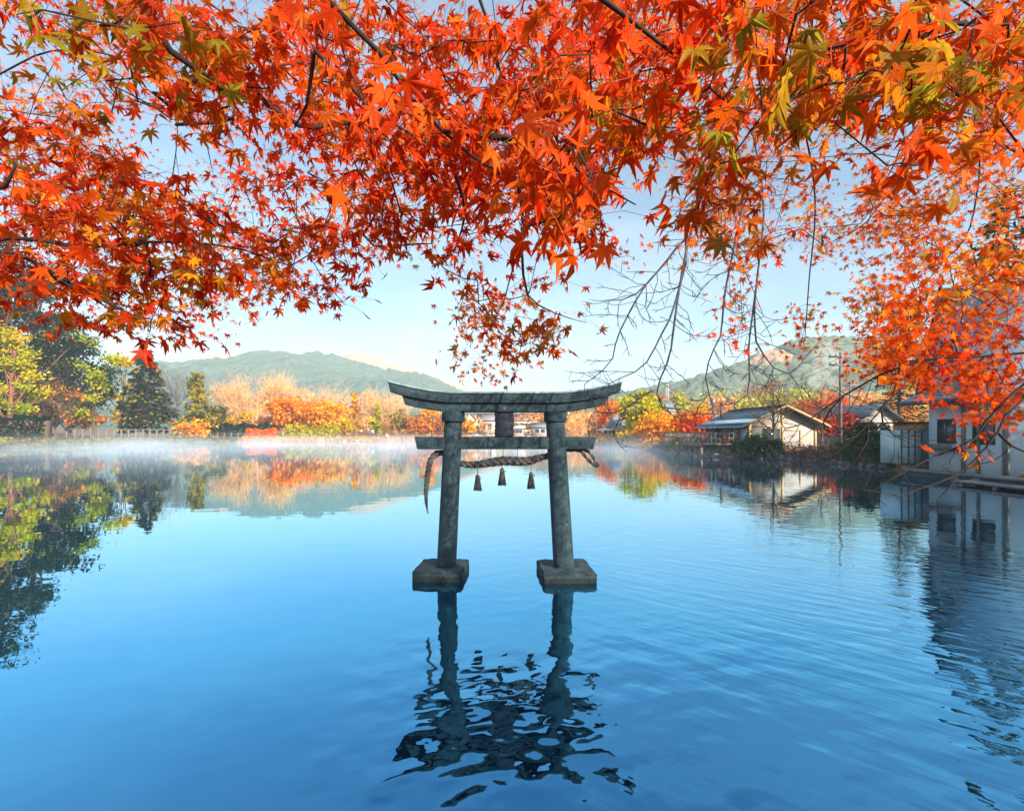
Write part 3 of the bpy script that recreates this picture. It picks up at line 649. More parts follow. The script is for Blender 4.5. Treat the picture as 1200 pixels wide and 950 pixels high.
tree('amber_tree', 'broad amber tree behind the right half of the yellow hedge', 376, 466, 125, 66, 'amber', 'round', .12, 2600, k=32)
tree('pale_bare_tree', 'hazy beige bare crown standing behind the broad amber tree', 384, 468, 160, 74, 'peach', 'fan', .2, 1054, bark=M_BARKPALE, bare=1.1, gap=.35)
tree('orange_tree', 'narrow upright orange tree right of the yellow hedge', 416, 462, 131, 19, 'amber', 'cone', .15, 900)
tree('yellow_tree', 'small yellow tree at the right end of the yellow hedge', 403, 487, 126, 26, 'yellow', n=700)
tree('ivy_clad_tree', 'ivy-covered yellow-green trunk among the pale branches left of the gate', 441, 473, 128, 15, 'yellowgreen', 'egg', .15, 500)
tree('pale_bare_tree', 'spreading peach-coloured bare tree just left of the gate', 452, 467, 134, 66, 'peach', 'fan', .2, 1488, bark=M_BARKPALE, bare=1.2, gap=.35)
tree('gnarled_tree', 'gnarled dark-branched tree with olive leaves left of the gate pillar', 468, 480, 126, 38, 'olive', 'round', .3, 600, bare=.5)
tree('orange_tree', 'orange treetop peeking over the left end of the lintel', 503, 451, 175, 24, 'amber', 'round', .2, 800)
tree('orange_thicket', 'orange thicket seen under the left end of the lintel', 492, 486, 126, 46, 'orange', 'round', .06, 1200, bare=.3)
tree('orange_thicket', 'rust thicket directly left of the left stone pillar', 515, 488, 128, 36, 'brownorange', 'round', .06, 900, bare=.4)
tree('orange_shrub', 'round orange shrub seen between the pillars beside the white house', 549, 492, 126, 18, 'amber', n=500, cat='shrub')
tree('pale_bare_tree', 'fine-twigged apricot tree framed by the right pillar and the lintel end', 674, 492, 120, 46, 'peach', 'fan', .1, 930, bark=M_BARKPALE, bare=.9, gap=.35)
tree('orange_tree', 'hazy orange tree under the right tip of the lintel', 700, 486, 128, 36, 'peach', 'round', .1, 1000)
tree('orange_tree', 'deep orange tree right of the lintel tip behind the pavilion', 714, 466, 122, 42, 'orange', 'round', .12, 1500)
tree('yellow_green_tree', 'vivid yellow-green tree beside the dark-roofed pavilion', 752, 459, 86, 58, 'yellowgreen', 'round', .1, 3200, k=34)
tree('amber_bush', 'spreading amber bush at the water edge below the yellow-green tree', 772, 484, 74, 64, 'amber', 'round', .04, 2600, cat='bush', k=30)
tree('red_maple', 'vivid vermilion maple at the left end of the wooden deck', 814, 480, 60, 56, 'vermilion', 'round', .15, 2600, k=28)
tree('orange_shrub', 'low golden shrub on the shore in front of the pavilion', 738, 505, 84, 40, 'yellow', n=700, cat='shrub', base=.02)
tree('orange_shrub', 'low peach shrub at the shore under the pavilion terrace', 708, 511, 92, 42, 'reed', n=600, cat='shrub', base=.02)
tree('lime_tree', 'lime tree on the slope just right of the white lattice tower', 795, 457, 165, 32, 'lime', n=900)
tree('lime_tree', 'broad lime tree on the slope above the deck house roof', 858, 455, 170, 74, 'lime', n=1600, k=30)
tree('lime_tree', 'pale lime tree on the slope right of the bare lakeside tree', 936, 453, 165, 70, 'lime', n=1600, k=30)
tree('yellow_tree', 'low golden tree beside the grey roof behind the deck house', 818, 474, 100, 36, 'yellow', n=800)
tree('orange_tree', 'orange tree on the slope above the left roof end of the deck house', 842, 462, 150, 40, 'peach', n=800)
tree('orange_tree', 'vivid orange tree on the slope behind the crimson maple', 962, 457, 120, 58, 'vermilion', n=1600)
tree('orange_tree', 'soft orange tree behind the utility pole', 1005, 461, 130, 44, 'peach', n=1000)
tree('orange_tree', 'golden orange tree left of the white chalet', 1046, 459, 120, 60, 'amber', n=1400)
tree('brown_tree', 'brownish tree on the slope under the wooded hill left of the lime trees', 770, 462, 190, 60, 'brownorange', n=900)
tree('brown_tree', 'brownish half-bare tree on the slope between the two lime trees', 900, 452, 180, 60, 'brownorange', 'fan', n=1000, bare=.6)
tree('bare_tree', 'bare twisted grey-brown tree in front of the white gable wall', 906, 440, 40, 80, 'brownred', 'fan', .4, 330, bark=M_BARKBROWN, bare=1, gap=0, k=20)
tree('bare_tree', 'small bare tree above the crimson maple', 964, 446, 46, 64, 'brownred', 'fan', .35, 600, bark=M_BARKBROWN, bare=.6, gap=0)
tree('crimson_maple', 'dark crimson maple between the deck house and the utility pole', 970, 482, 47, 50, 'crimson', 'round', .4, 1500, k=20)
tree('green_bush', 'dense dark green bush on the bank left of the white shed', 1014, 494, 31.5, 62, 'bushgreen', 'round', .02, 3200, cat='bush', k=30)
tree('green_bush', 'lower pale green bush leaning over the water left of the white shed', 1037, 509, 29.5, 44, 'bushgreen', 'round', .02, 1500, cat='bush', k=20)
tree('green_bush', 'large rounded green bush on the bank below the gable wall', 888, 511, 40.3, 58, 'bushgreen', 'round', .02, 3000, cat='bush', k=26)
shrub('dark olive shrub at the waterline under the left end of the deck', 806, 512, 49, 34, 'olive', 900)
shrub('rusty shrub under the middle of the wooden deck', 851, 511, 45, 20, 'brownorange', 500)
shrub('brown tangled shrub on the bank right of the large green bush', 942, 526, 37.5, 34, 'brownred', 700)
shrub('wine-brown shrub on the bank below the crimson maple', 972, 523, 35.5, 50, 'brownred', 1000)
shrub('dry brown shrub in shadow under the deck', 828, 519, 47.5, 26, 'brownred', 500)
hedge('clipped_hedge', 'tall dark green hedge at the far left of the shore', -60, 57, 489, 517, 80, 83, 'darkgreen', 2, 3000)
shrub('bright yellow grass tuft on the bank below the dark green hedge', 8, 514, 75, 14, 'yellowgreen', 300, name='grass_tuft')
hedge('clipped_hedge', 'long dark hedge with frost-grey leaves left of the red hedge', 236, 322, 498, 513, 119, 122, 'evergreen', 1.6, 2200)
hedge('red_hedge', 'low clipped red hedge beside the yellow hedge', 290, 324, 504, 513, 117.5, 119, 'vermilion', 1.2, 1200)
hedge('yellow_hedge', 'long clipped yellow hedge on the far shore', 336, 396, 499.5, 513, 120, 121, 'yellowgreen', 1.6, 2200)

# wood on the far slope and reeds along the water: masses nobody could count
rng = np.random.RandomState(77); q = MB()
for i in range(420):
    d_ = rng.uniform(150, 320); x_ = rng.uniform(-.45, 1.1) * d_; g = gz(x_, d_) if d_ < 175 else gz(x_, d_) * .9
    h_ = rng.uniform(4, 9); n_ = 60; p_ = rng.randn(n_, 3) * (h_ * .26, h_ * .26, h_ * .22) + (x_, d_, g + h_ * .55)
    pal_ = ['brownorange', 'peach', 'lime', 'amber', 'olive', 'evergreen', 'pinkish'][rng.choice(7, p=[.26, .2, .16, .12, .12, .06, .08])]
    cards(q, rng, p_, np.full(n_, d_ * .0042), palcol(rng, pal_, n_))
o = q.build('distant_wood', M_FOL, attrs=True); tag(o, 'autumn wood covering the slope behind the lakeside houses', 'wood', kind='stuff')
q = MB(); sh = []
for i in range(len(SHORE)):
    a, b_ = SHORE[i], SHORE[(i + 1) % len(SHORE)]; n_ = int(np.linalg.norm(b_ - a) * (28 if 9 < i < 32 else 0)); t_ = rng.rand(n_, 1); sh.append(a + (b_ - a) * t_)
sh = np.concatenate(sh); c_ = sh - np.array([-25., 60.]); c_ /= np.linalg.norm(c_, axis=1)[:, None]; sh = sh + c_ * (np.abs(rng.randn(len(sh), 1)) * 2.2 + .3)
g = ground_z(sh[:, 0], sh[:, 1]); ok = g > .02; sh = sh[ok]; g = g[ok]
hgt = .25 + .55 * rng.rand(len(sh)) * (vnoise(sh[:, 0], sh[:, 1], 5, 9) + .2); right = (sh[:, 0] > 16) & (sh[:, 1] < 60); left = sh[:, 0] < -68
pc = palcol(rng, 'reed', len(sh)); pc[right] = palcol(rng, 'brownred', right.sum()); pc[left] = palcol(rng, 'olive', left.sum()) * .7
for k in range(3):
    cards(q, rng, np.c_[sh + rng.randn(*sh.shape) * .25, g + hgt * rng.rand(len(sh))], np.clip(np.hypot(sh[:, 0], sh[:, 1]) * .0035, .1, .4), pc, elong=1.3)
o = q.build('shore_grass', M_FOL, attrs=True); tag(o, 'dry orange grass and reeds along the far water edge', 'grass', kind='stuff')

# ------------------------------------------------------------------ fences, posts, poles
M_GREYWOOD = simple('grey_weathered_wood', (.12, .12, .125), (.2, .195, .19), 4, .85)
def railing(label, px0, px1, d0, d1, h, nposts, rails=(.5, .95), name='wooden_railing'):
    a = P(px0, 0, d0); b_ = P(px1, 0, d1); g = max(gz(a[0], d0), .35)
    t_ = thing(name, label, 'fence', (a[0], d0, g)); L_ = np.array([b_[0] - a[0], d1 - d0, 0.0]); r_ = h * .06
    for i in range(nposts):
        p = L_ * i / (nposts - 1); q = MB(); q.box(p[0] - r_, p[0] + r_, p[1] - r_, p[1] + r_, -.4, h); q.build('post', M_GREYWOOD, t_)
    for z in rails:
        q = MB(); q.tube([np.array([0, 0, z * h]), L_ + (0, 0, z * h)], r_ * .75, 4); q.build('rail', M_GREYWOOD, t_)
    return t_
railing('grey wooden railing in front of the pointed conifer', 78, 222, 101, 116, 2.3, 18, (.45, .95))
railing('row of pale posts joined by a rope in front of the long dark hedge', 247, 303, 117.2, 117.0, 1.6, 8, (.8,), 'post_fence')
M_CONCRETE = simple('pole_concrete', (.12, .12, .12), (.18, .17, .17), 3, .8); M_STEEL = simple('grey_steel', (.22, .23, .25), rough=.5, metallic=.6)
def pole(label, px, top, d, r, arms=1, name='utility_pole', m=None):
    x = (px - 600) / FPX * d; g = gz(x, d) - .3; H = EYE + (HOR - top) / FPX * d - g
    t_ = thing(name, label, 'pole', (x, d, g)); q = MB(); q.tube([(0, 0, 0), (0, 0, H)], [r, r * .7], 10); q.build('shaft', m or M_CONCRETE, t_)
    for k in range(arms):
        q = MB(); q.box(-r * 7, r * 7, -r * .5, r * .5, H - r * (3 + 5 * k), H - r * (2 + 5 * k)); c = q.build('crossarm', M_STEEL, t_)
        for s in (-.9, -.4, .4, .9):
            q = MB(); q.tube([(s * r * 7, 0, H - r * (2 + 5 * k)), (s * r * 7, 0, H - r * (.8 + 5 * k))], r * .35, 6); q.build('insulator', M_CONCRETE, c)
    return t_
pole('tall grey utility pole behind the crimson maple', 985, 413, 44, .16, 2)
pole('thin grey utility pole between the crimson maple and the small house', 996, 448, 50, .13, 1)
pole('pale thin pole on the far shore right of the right pillar', 698.5, 483, 112, .12, 1)
tp = pole('grey pole with a dark transformer drum behind the deck house', 832.5, 458, 92, .14, 1)
q = MB(); q.tube([(.55, 0, 7.2), (.55, 0, 8.6)], .42, 12); q.build('transformer', M_STEEL, tp)
q = MB(); x_, d_ = (782 - 600) / FPX * 150, 150.; g = gz(x_, d_)
tw = thing('lattice_tower', 'white lattice tower on the slope right of the lintel tip', 'tower', (x_, d_, g)); H = EYE + (HOR - 447) / FPX * d_ - g
for s in ((-1, -1), (1, -1), (1, 1), (-1, 1)): q.tube([(s[0] * .6, s[1] * .6, 0), (s[0] * .3, s[1] * .3, H)], .07, 4)
for k in range(9):
    z = H * k / 9; u = .6 - .3 * k / 9; q.tube([(-u, -u, z), (u, -u, z + H / 9)], .05, 3); q.tube([(u, -u, z), (-u, -u, z + H / 9)], .05, 3)
q.build('frame', simple('white_painted_steel', (.5, .5, .5), rough=.5), tw)
q = MB(); q.box(-.7, .7, -.7, .7, H - .5, H - .3); q.build('platform', M_STEEL, tw)

# ------------------------------------------------------------------ houses
M_WHITE = simple('white_plaster', (.30, .285, .275), (.38, .36, .345), 1.5, .85, .002, 20)
M_SHADEWHITE = simple('shaded_white_paint', (.40, .48, .54), (.54, .61, .66), 1.2, .8, .003, 14, stretch=(1, 1, .3))  # white chalet walls, their shade put into the colour as blue-grey
M_CREAM = simple('cream_plaster', (.66, .58, .48), (.74, .66, .56), 1.5, .85)
M_TIMBER = simple('warm_timber', (.42, .26, .12), (.55, .36, .18), 5, .6, stretch=(1, 1, 8))
M_BROWN = simple('brown_boards', (.16, .11, .08), (.27, .19, .14), 5, .75, .006, 9, stretch=(1, 1, 10))
M_ROOFBLUE = simple('slate_blue_roof', (.014, .034, .062), (.030, .056, .09), 6, .6, .01, 8, stretch=(.3, 6, .3))
M_ROOFLIGHT = simple('light_blue_sheet_roof', (.16, .27, .36), (.22, .34, .42), 5, .35)
M_ROOFGREY = simple('grey_tile_roof', (.16, .16, .19), (.25, .25, .29), 3, .6, .02, 10)
M_ROOFRED = simple('rust_red_roof', (.42, .17, .10), (.52, .24, .14), 3, .7)
M_GLASS = simple('window_glass', (.03, .045, .06), (.06, .08, .1), 2, .06)
M_DARK = simple('dark_trim', (.03, .03, .035), rough=.6)
M_PANEL = simple('pale_blue_panel', (.36, .48, .53), (.46, .57, .61), 3, .4)
def part(name, m, parent, *boxes):
    q = MB()
    for b_ in boxes: q.box(*b_)
    return q.build(name, m, parent)
def gable_roof(q, x0, x1, y0, y1, ze, zr, th=.14, axis='y', cx=None):
    """two sloping slabs; the ridge runs along the axis"""
    if axis == 'y':
        c = (x0 + x1) / 2 if cx is None else cx
        q.prism([(x0, ze - th), (c, zr - th), (c, zr), (x0, ze)], y0, y1); q.prism([(c + .004, zr - th), (x1, ze - th), (x1, ze), (c + .004, zr)], y0, y1)
    else:
        b0 = len(q.v); c = (y0 + y1) / 2 if cx is None else cx
        q.prism([(y0, ze - th), (c, zr - th), (c, zr), (y0, ze)], x0, x1); q.prism([(c + .004, zr - th), (y1, ze - th), (y1, ze), (c + .004, zr)], x0, x1)
        for k in range(b0, len(q.v)): q.v[k] = q.v[k][:, [1, 0, 2]]
def window(parent, m_frame, x0, x1, y0, y1, z0, z1, face, bars=1):
    """window set 3 cm proud of a wall; face is the axis it looks along ('x' or 'y', negative side)"""
    f_ = .06; q = MB()
    if face == 'y':
        q.box(x0, x1, y0 - .05, y0 + .01, z0, z0 + f_); q.box(x0, x1, y0 - .05, y0 + .01, z1 - f_, z1); q.box(x0, x0 + f_, y0 - .05, y0 + .01, z0 + f_, z1 - f_); q.box(x1 - f_, x1, y0 - .05, y0 + .01, z0 + f_, z1 - f_)
        for k in range(bars): xc = x0 + (x1 - x0) * (k + 1) / (bars + 1); q.box(xc - .025, xc + .025, y0 - .045, y0 + .01, z0 + f_, z1 - f_)
        fr = q.build('window', m_frame, parent); q = MB(); q.box(x0 + f_, x1 - f_, y0 - .02, y0 + .012, z0 + f_, z1 - f_); q.build('pane', M_GLASS, fr)
    else:
        q.box(x0 - .05, x0 + .01, y0, y1, z0, z0 + f_); q.box(x0 - .05, x0 + .01, y0, y1, z1 - f_, z1); q.box(x0 - .05, x0 + .01, y0, y0 + f_, z0 + f_, z1 - f_); q.box(x0 - .05, x0 + .01, y1 - f_, y1, z0 + f_, z1 - f_)
        for k in range(bars): yc = y0 + (y1 - y0) * (k + 1) / (bars + 1); q.box(x0 - .045, x0 + .01, yc - .025, yc + .025, z0 + f_, z1 - f_)
        fr = q.build('window', m_frame, parent); q = MB(); q.box(x0 - .02, x0 + .012, y0 + f_, y1 - f_, z0 + f_, z1 - f_); q.build('pane', M_GLASS, fr)
    return fr

# the timber house with the deck: gable towards the camera, deck side over the water
dh = thing('lakeside_house', 'single-storey timber house with a blue roof and white gable beside the lake', 'house', (0, 0, 0))
G0 = 1.28
q = MB(); q.prism([(22.0, .2), (28.3, .2), (28.3, 3.12), (25.15, 4.58), (22.0, 3.12)], 42.3, 51.6); q.build('wall', M_WHITE, dh)
part('side_boards', M_BROWN, dh, (21.94, 22.0 - .003, 42.4, 51.6, G0, 3.15))
q = MB(); gable_roof(q, 21.15, 29.1, 41.6, 52.6, 2.96, 4.84, .16); rf = q.build('roof', M_ROOFBLUE, dh)
sl = (4.84 - 2.96) / (25.125 - 21.15)
q = MB(); q.prism([(21.0, 2.96 - .07 - .13), (22.5, 2.96 + 1.35 * sl + .004 - .0), (22.5, 2.96 + 1.35 * sl + .035), (21.0, 2.96 - .07 - .04)], 41.55, 52.65); q.build('eave_sheet', M_ROOFLIGHT, rf)
q = MB(); q.prism([(21.1, 2.78), (25.125, 4.68), (29.15, 2.78), (29.15, 2.96), (25.125, 4.88), (21.1, 2.96)], 41.50, 41.59); q.build('barge_board', M_TIMBER, rf)
part('ridge_cap', M_DARK, rf, (24.98, 25.28, 41.5, 52.7, 4.83, 4.92))
q = MB(); q.tube([(23.3, 50.6, 3.6), (23.3, 50.6, 5.5)], .13, 10); q.tube([(23.3, 50.6, 5.5), (23.3, 50.6, 5.62)], .2, 10); q.build('chimney', M_BARKBROWN, rf)
tb = [(22.0, 22.22, 42.24, 42.297, .4, 3.1), (25.04, 25.26, 42.24, 42.297, .4, 4.4), (26.75, 26.9, 42.24, 42.297, .4, 2.6), (28.1, 28.3, 42.24, 42.297, .4, 3.1)]
for b_ in tb: part('timber_post', M_TIMBER, dh, b_)
part('timber_beam', M_TIMBER, dh, (22.23, 25.03, 42.25, 42.297, 2.85, 3.0)); part('timber_beam', M_TIMBER, dh, (25.27, 28.09, 42.25, 42.297, .72, .9)); part('timber_beam', M_TIMBER, dh, (25.27, 26.74, 42.25, 42.297, 2.5, 2.6))
window(dh, M_DARK, 23.3, 24.9, 42.3, 42.3, 1.35, 2.7, 'y', 1)
window(dh, M_BROWN, 21.94, 21.94, 47.3, 49.5, 1.75, 2.75, 'x', 1)
part('door', M_WHITE, dh, (21.88, 21.937, 44.3, 45.0, G0 + .02, 3.0)); part('door', M_DARK, dh, (21.89, 21.937, 45.02, 45.5, G0 + .02, 3.0)); part('shutter', M_PANEL, dh, (21.9, 21.937, 42.5, 43.5, G0 + .05, 2.9))
dk = thing('wooden_deck', 'weathered wooden deck with railing over the water beside the timber house', 'deck', (0, 0, 0))
part('floor_boards', M_BROWN, dk, *[(18.0, 21.9, 43.2 + k * .3, 43.48 + k * .3, G0 - .14, G0) for k in range(35)])
part('edge_beam', M_BROWN, dk, (17.92, 17.995, 43.2, 53.7, G0 - .32, G0 - .02))
for k in range(8): part('support_post', M_BROWN, dk, (18.1, 18.3, 43.6 + k * 1.4, 43.8 + k * 1.4, -.8, G0 - .145))
for k in range(13): part('rail_post', M_GREYWOOD, dk, (18.0, 18.1, 43.25 + k * .86, 43.35 + k * .86, G0 + .002, G0 + 1.0))
part('hand_rail', M_GREYWOOD, dk, (17.98, 18.12, 43.2, 53.7, G0 + 1.003, G0 + 1.07)); part('middle_rail', M_GREYWOOD, dk, (18.02, 18.08, 43.2, 53.7, G0 + .45, G0 + .53))
part('balusters', M_GREYWOOD, dk, *[(18.03, 18.07, 43.3 + k * .2, 43.34 + k * .2, G0 + .53, G0 + 1.0) for k in range(52)])
part('end_rail', M_GREYWOOD, dk, (18.13, 21.8, 43.22, 43.3, G0 + .98, G0 + 1.05), (18.13, 21.8, 43.22, 43.3, G0 + .45, G0 + .53), *[(18.5 + k * .42, 18.56 + k * .42, 43.23, 43.29, G0, G0 + .98) for k in range(8)])
def deck_table(y, label):
    t_ = thing('deck_table', label, 'table', (19.6, y, G0)); part('table_top', M_TIMBER, t_, (-.45, .45, -.6, .6, .68, .74))
    for sx_ in (-.38, .34):
        for sy_ in (-.52, .48): part('leg', M_TIMBER, t_, (sx_, sx_ + .05, sy_, sy_ + .05, 0, .68))
    for s in (-.95, .65): part('bench', M_TIMBER, t_, (s, s + .3, -.6, .6, .38, .44), (s + .05, s + .25, -.5, -.42, 0, .38), (s + .05, s + .25, .42, .5, 0, .38))
deck_table(47.5, 'wooden table on the deck nearer to the house door'); deck_table(50.5, 'wooden table at the far end of the deck by the vermilion maple')

M_ROOFSLATE = simple('sky_blue_slate_roof', (.09, .16, .25), (.16, .25, .36), 7, .5, .012, 9, stretch=(.3, .3, 5))
# the white chalet on the right bank
ch = thing('white_chalet', 'white lakeside chalet with a steep blue slate roof behind the maple leaves', 'house', (0, 0, 0))
part('wall', M_SHADEWHITE, ch, (22.0, 33.0, 20.2, 24.0, -.4, 4.2))
part('corner_post', M_GREYWOOD, ch, (21.93, 22.05, 22.05, 22.22, .4, 4.2), (21.93, 22.05, 20.15, 20.35, .4, 4.2))
part('plinth', M_STONE2, ch, (21.86, 33.05, 20.06, 24.06, -.8, .35))
q = MB(); q.prism([(21.1, 3.78), (23.3, 4.75), (23.3, 4.9), (21.1, 3.93)], 19.6, 24.9); q.build('lower_roof', M_ROOFGREY, ch)
part('eave_board', M_DARK, ch, (21.02, 21.095, 19.6, 24.9, 3.74, 3.95))
q = MB()                                        # upper gable end, looking out over the lake
q.prism([(22.5, 4.3), (24.75, 4.3), (23.62, 9.4)], 22.6, 32.5); q.v[-1] = q.v[-1][:, [1, 0, 2]]; q.build('gable_wall', M_SHADEWHITE, ch)
q = MB(); gable_roof(q, 22.3, 33.2, 22.28, 24.96, 4.4, 9.8, .16, 'x'); rf = q.build('roof', M_ROOFSLATE, ch)
q = MB(); q.prism([(19.7, 3.9), (22.27, 4.75), (22.27, 4.95), (19.7, 4.1)], 22.35, 33.2); q.v[-1] = q.v[-1][:, [1, 0, 2]]; q.build('flared_eave', M_ROOFSLATE, rf)
q = MB(); q.prism([(22.2, 4.2), (23.62, 9.75), (25.04, 4.2), (25.04, 4.5), (23.62, 10.15), (22.2, 4.5)], 22.2, 22.29); q.v[-1] = q.v[-1][:, [1, 0, 2]]; q.build('barge_board', M_DARK, rf)
window(ch, M_DARK, 22.6, 22.6, 23.3, 23.95, 5.9, 7.1, 'x', 1)
window(ch, M_DARK, 22.0, 22.0, 22.55, 23.5, 1.75, 3.0, 'x', 1)
window(ch, M_DARK, 22.0, 22.0, 20.7, 21.7, 1.75, 3.0, 'x', 1)
ac = part('balcony_box', M_GREYWOOD, ch, (21.55, 21.95, 22.3, 23.7, 1.42, 1.46), (21.55, 21.58, 22.3, 23.7, 1.46, 1.72), *[(21.53, 21.549, 22.32 + k * .17, 22.38 + k * .17, 1.44, 1.74) for k in range(9)])
part('drainpipe', M_GREYWOOD, ch, (21.9, 21.98, 21.35, 21.45, .36, 3.7))
sd_ = thing('white_shed', 'small white-panelled shed with a brown top beside the chalet', 'shed', (0, 0, 0))
part('wall', M_PANEL, sd_, (21.3, 22.9, 24.9, 26.3, .6, 2.45)); part('roof', M_DARK, sd_, (21.15, 23.0, 24.7, 26.4, 2.83, 2.9)); part('upper_boards', M_TIMBER, sd_, (21.98, 22.88, 24.86, 26.2, 2.453, 2.828))
part('frame', M_DARK, sd_, *[(x_, x_ + .05, 24.86, 24.897, .62, 2.45) for x_ in (21.28, 21.66, 22.02, 22.4, 22.86)], (21.3, 22.9, 24.85, 24.858, 1.52, 1.56), (21.3, 22.9, 24.85, 24.858, .6, .65))
wl = thing('stone_embankment', 'grey stone embankment wall below the white chalet', 'wall', (0, 0, 0))
part('wall', M_STONE2, wl, (20.9, 21.5, 14.0, 24.4, -1.2, .30)); part('coping', M_CONCRETE, wl, (20.82, 21.6, 14.0, 24.4, .302, .40))
jt = thing('wooden_jetty', 'low pale jetty along the embankment at the right edge', 'jetty', (0, 0, 0))
part('planks', M_GREYWOOD, jt, *[(19.75, 20.85, 14.2 + k * .35, 14.52 + k * .35, .10, .17) for k in range(18)])
for k in range(5): part('pile', M_GREYWOOD, jt, (19.8, 19.95, 14.4 + k * 1.4, 14.55 + k * 1.4, -1.0, .098))

# houses of the town
def town_house(label, px0, px1, eave, top, bot, d, wall_m, roof_m, axis='x', depth=7, windows=2, name='town_house'):
    x0 = (px0 - 600) / FPX * d; x1 = (px1 - 600) / FPX * d; ze = EYE + (HOR - eave) / FPX * d; zt = EYE + (HOR - top) / FPX * d; g = EYE + (HOR - bot) / FPX * d
    t_ = thing(name, label, 'house', (x0, d, min(g, gz((x0 + x1) / 2, d)))); zb = t_.location.z; W = x1 - x0; ze -= zb; zt -= zb; dd = depth
    q = MB(); q.box(0, W, 0, dd, -.5, ze - .02)
    if axis == 'y': q.prism([(0, ze - .019), (W, ze - .019), (W / 2, zt - .25)], 0.02, dd - .02)
    else:
        b0 = len(q.v); q.prism([(0.02, ze - .019), (dd - .02, ze - .019), (dd / 2, zt - .25)], .02, W - .02)
        q.v[b0] = q.v[b0][:, [1, 0, 2]]
    q.build('wall', wall_m, t_); q = MB(); e = .5
    gable_roof(q, -e, W + e, -e, dd + e, ze - .05, zt, .2, axis); q.build('roof', roof_m, t_)
    for k in range(windows):
        xc = W * (k + 1) / (windows + 1); window(t_, M_DARK, xc - W * .11, xc + W * .11, -.004, 0, max(.9, ze * .42), max(1.8, ze * .78), 'y', 1)
    return t_
town_house('house with a rust gable behind the orange shrub between the pillars', 543, 560, 494, 484, 510, 165, M_CREAM, M_ROOFRED, 'y')
town_house('white house with a grey roof left of the centre plaque of the gate', 560, 581, 492, 484, 510, 155, M_WHITE, M_ROOFGREY, 'x')
town_house('long house with a rust roof right of the centre plaque of the gate', 600, 632, 492, 484.5, 510, 170, M_CREAM, M_ROOFRED, 'x', windows=4)
town_house('low white shop under the rust-roofed house between the pillars', 599, 614, 501, 498, 510, 150, M_WHITE, M_CREAM, 'x', 5, 3)
town_house('small white house with a pale grey roof beside the right pillar', 623, 643, 500, 495, 511, 148, M_WHITE, M_ROOFGREY, 'x', 6, 2)
town_house('house with a steep grey roof behind the vivid yellow-green tree', 768, 790, 484, 468, 500, 100, M_CREAM, M_ROOFGREY, 'x', 6)
town_house('house with a wide purple-grey roof behind the vermilion maple', 806, 846, 493, 483, 512, 72, M_CREAM, M_ROOFGREY, 'x', 7)
town_house('white gabled house with a blue-grey roof behind the dark green bush', 1013, 1046, 488, 473, 512, 46, M_WHITE, M_ROOFBLUE, 'y', 8)
town_house('grey-roofed shed left of the white gabled house', 1000, 1013, 482, 474, 512, 52, M_GREYWOOD, M_ROOFBLUE, 'x', 5, 1)
town_house('pale house with a low roof behind the two white trunks', 252, 284, 500, 497, 508, 142, M_WHITE, M_ROOFGREY, 'x', 6, 3)
pv = thing('lake_pavilion', 'open pavilion with a dark pointed roof at the water right of the gate', 'pavilion', ((722 - 600) / FPX * 94, 94, .8))
q = MB(); q.add([(-2.4, -2.4, 2.3), (2.4, -2.4, 2.3), (2.4, 2.4, 2.3), (-2.4, 2.4, 2.3), (-.5, -.2, 5.2), (.5, -.2, 5.2), (.5, .2, 5.2), (-.5, .2, 5.2)], [[3, 2, 1, 0], [4, 5, 6, 7], [0, 1, 5, 4], [1, 2, 6, 5], [2, 3, 7, 6], [3, 0, 4, 7]]); q.build('roof', M_ROOFGREY, pv)
part('fascia', M_CREAM, pv, (-2.9, 2.9, -2.9, 2.9, 2.05, 2.29)); part('back_wall', M_BROWN, pv, (-2.2, 2.2, 1.8, 2.0, -.4, 2.04))
for x_ in (-2.2, -.7, .8, 2.1): part('post', M_CREAM, pv, (x_, x_ + .14, -2.3, -2.16, -.4, 2.04))
ps = thing('parasol', 'pale terrace parasol left of the dark-roofed pavilion', 'parasol', ((708 - 600) / FPX * 92, 92, .8))
q = MB(); q.tube([(0, 0, 0), (0, 0, 2.5)], .05, 6); q.build('pole', M_GREYWOOD, ps); q = MB(); q.tube([(0, 0, 1.95), (0, 0, 2.0), (0, 0, 2.55)], [1.75, 1.72, .05], 10); q.build('canopy', M_CREAM, ps)
def car(label, px, d, rz=0.0):
    x = (px - 600) / FPX * d; t_ = thing('parked_car', label, 'car', (x, d, gz(x, d)), 'cars parked on the far shore road', rz)
    q = MB(); q.prism([(-2, .35), (2, .35), (2.05, .8), (1.2, .92), (.6, 1.42), (-1.0, 1.45), (-1.75, .95), (-2.05, .85)], -.8, .8); q.build('body', M_WHITE, t_)
    q = MB(); q.prism([(1.0, .95), (.55, 1.34), (-.95, 1.36), (-1.5, .95)], -.81, .81); q.build('window_band', M_GLASS, t_)
    for x_ in (-1.25, 1.25):
        for y_ in (-.82, .62): q = MB(); q.tube([(x_, y_, .32), (x_, y_ + .2, .32)], .32, 14); q.build('wheel', M_DARK, t_)
car('white parked car below the orange shrub between the pillars', 556, 132); car('white parked car at the foot of the white house left of the plaque', 577, 134, .2)
sg = thing('notice_board', 'small white notice board on a post left of the gate', 'sign', ((436 - 600) / FPX * 122, 122, gz((436 - 600) / FPX * 122, 122)))
part('board', M_WHITE, sg, (-.55, .55, -.03, .03, 1.5, 2.5)); part('post', M_GREYWOOD, sg, (-.5, -.42, -.03, .03, -.2, 1.49)); part('post', M_GREYWOOD, sg, (.42, .5, -.03, .03, -.2, 1.49))
bn = thing('white_banner', 'small white banner on a short pole at the shore left of the gate', 'banner', ((452.5 - 600) / FPX * 120, 120, gz((452.5 - 600) / FPX * 120, 120)))
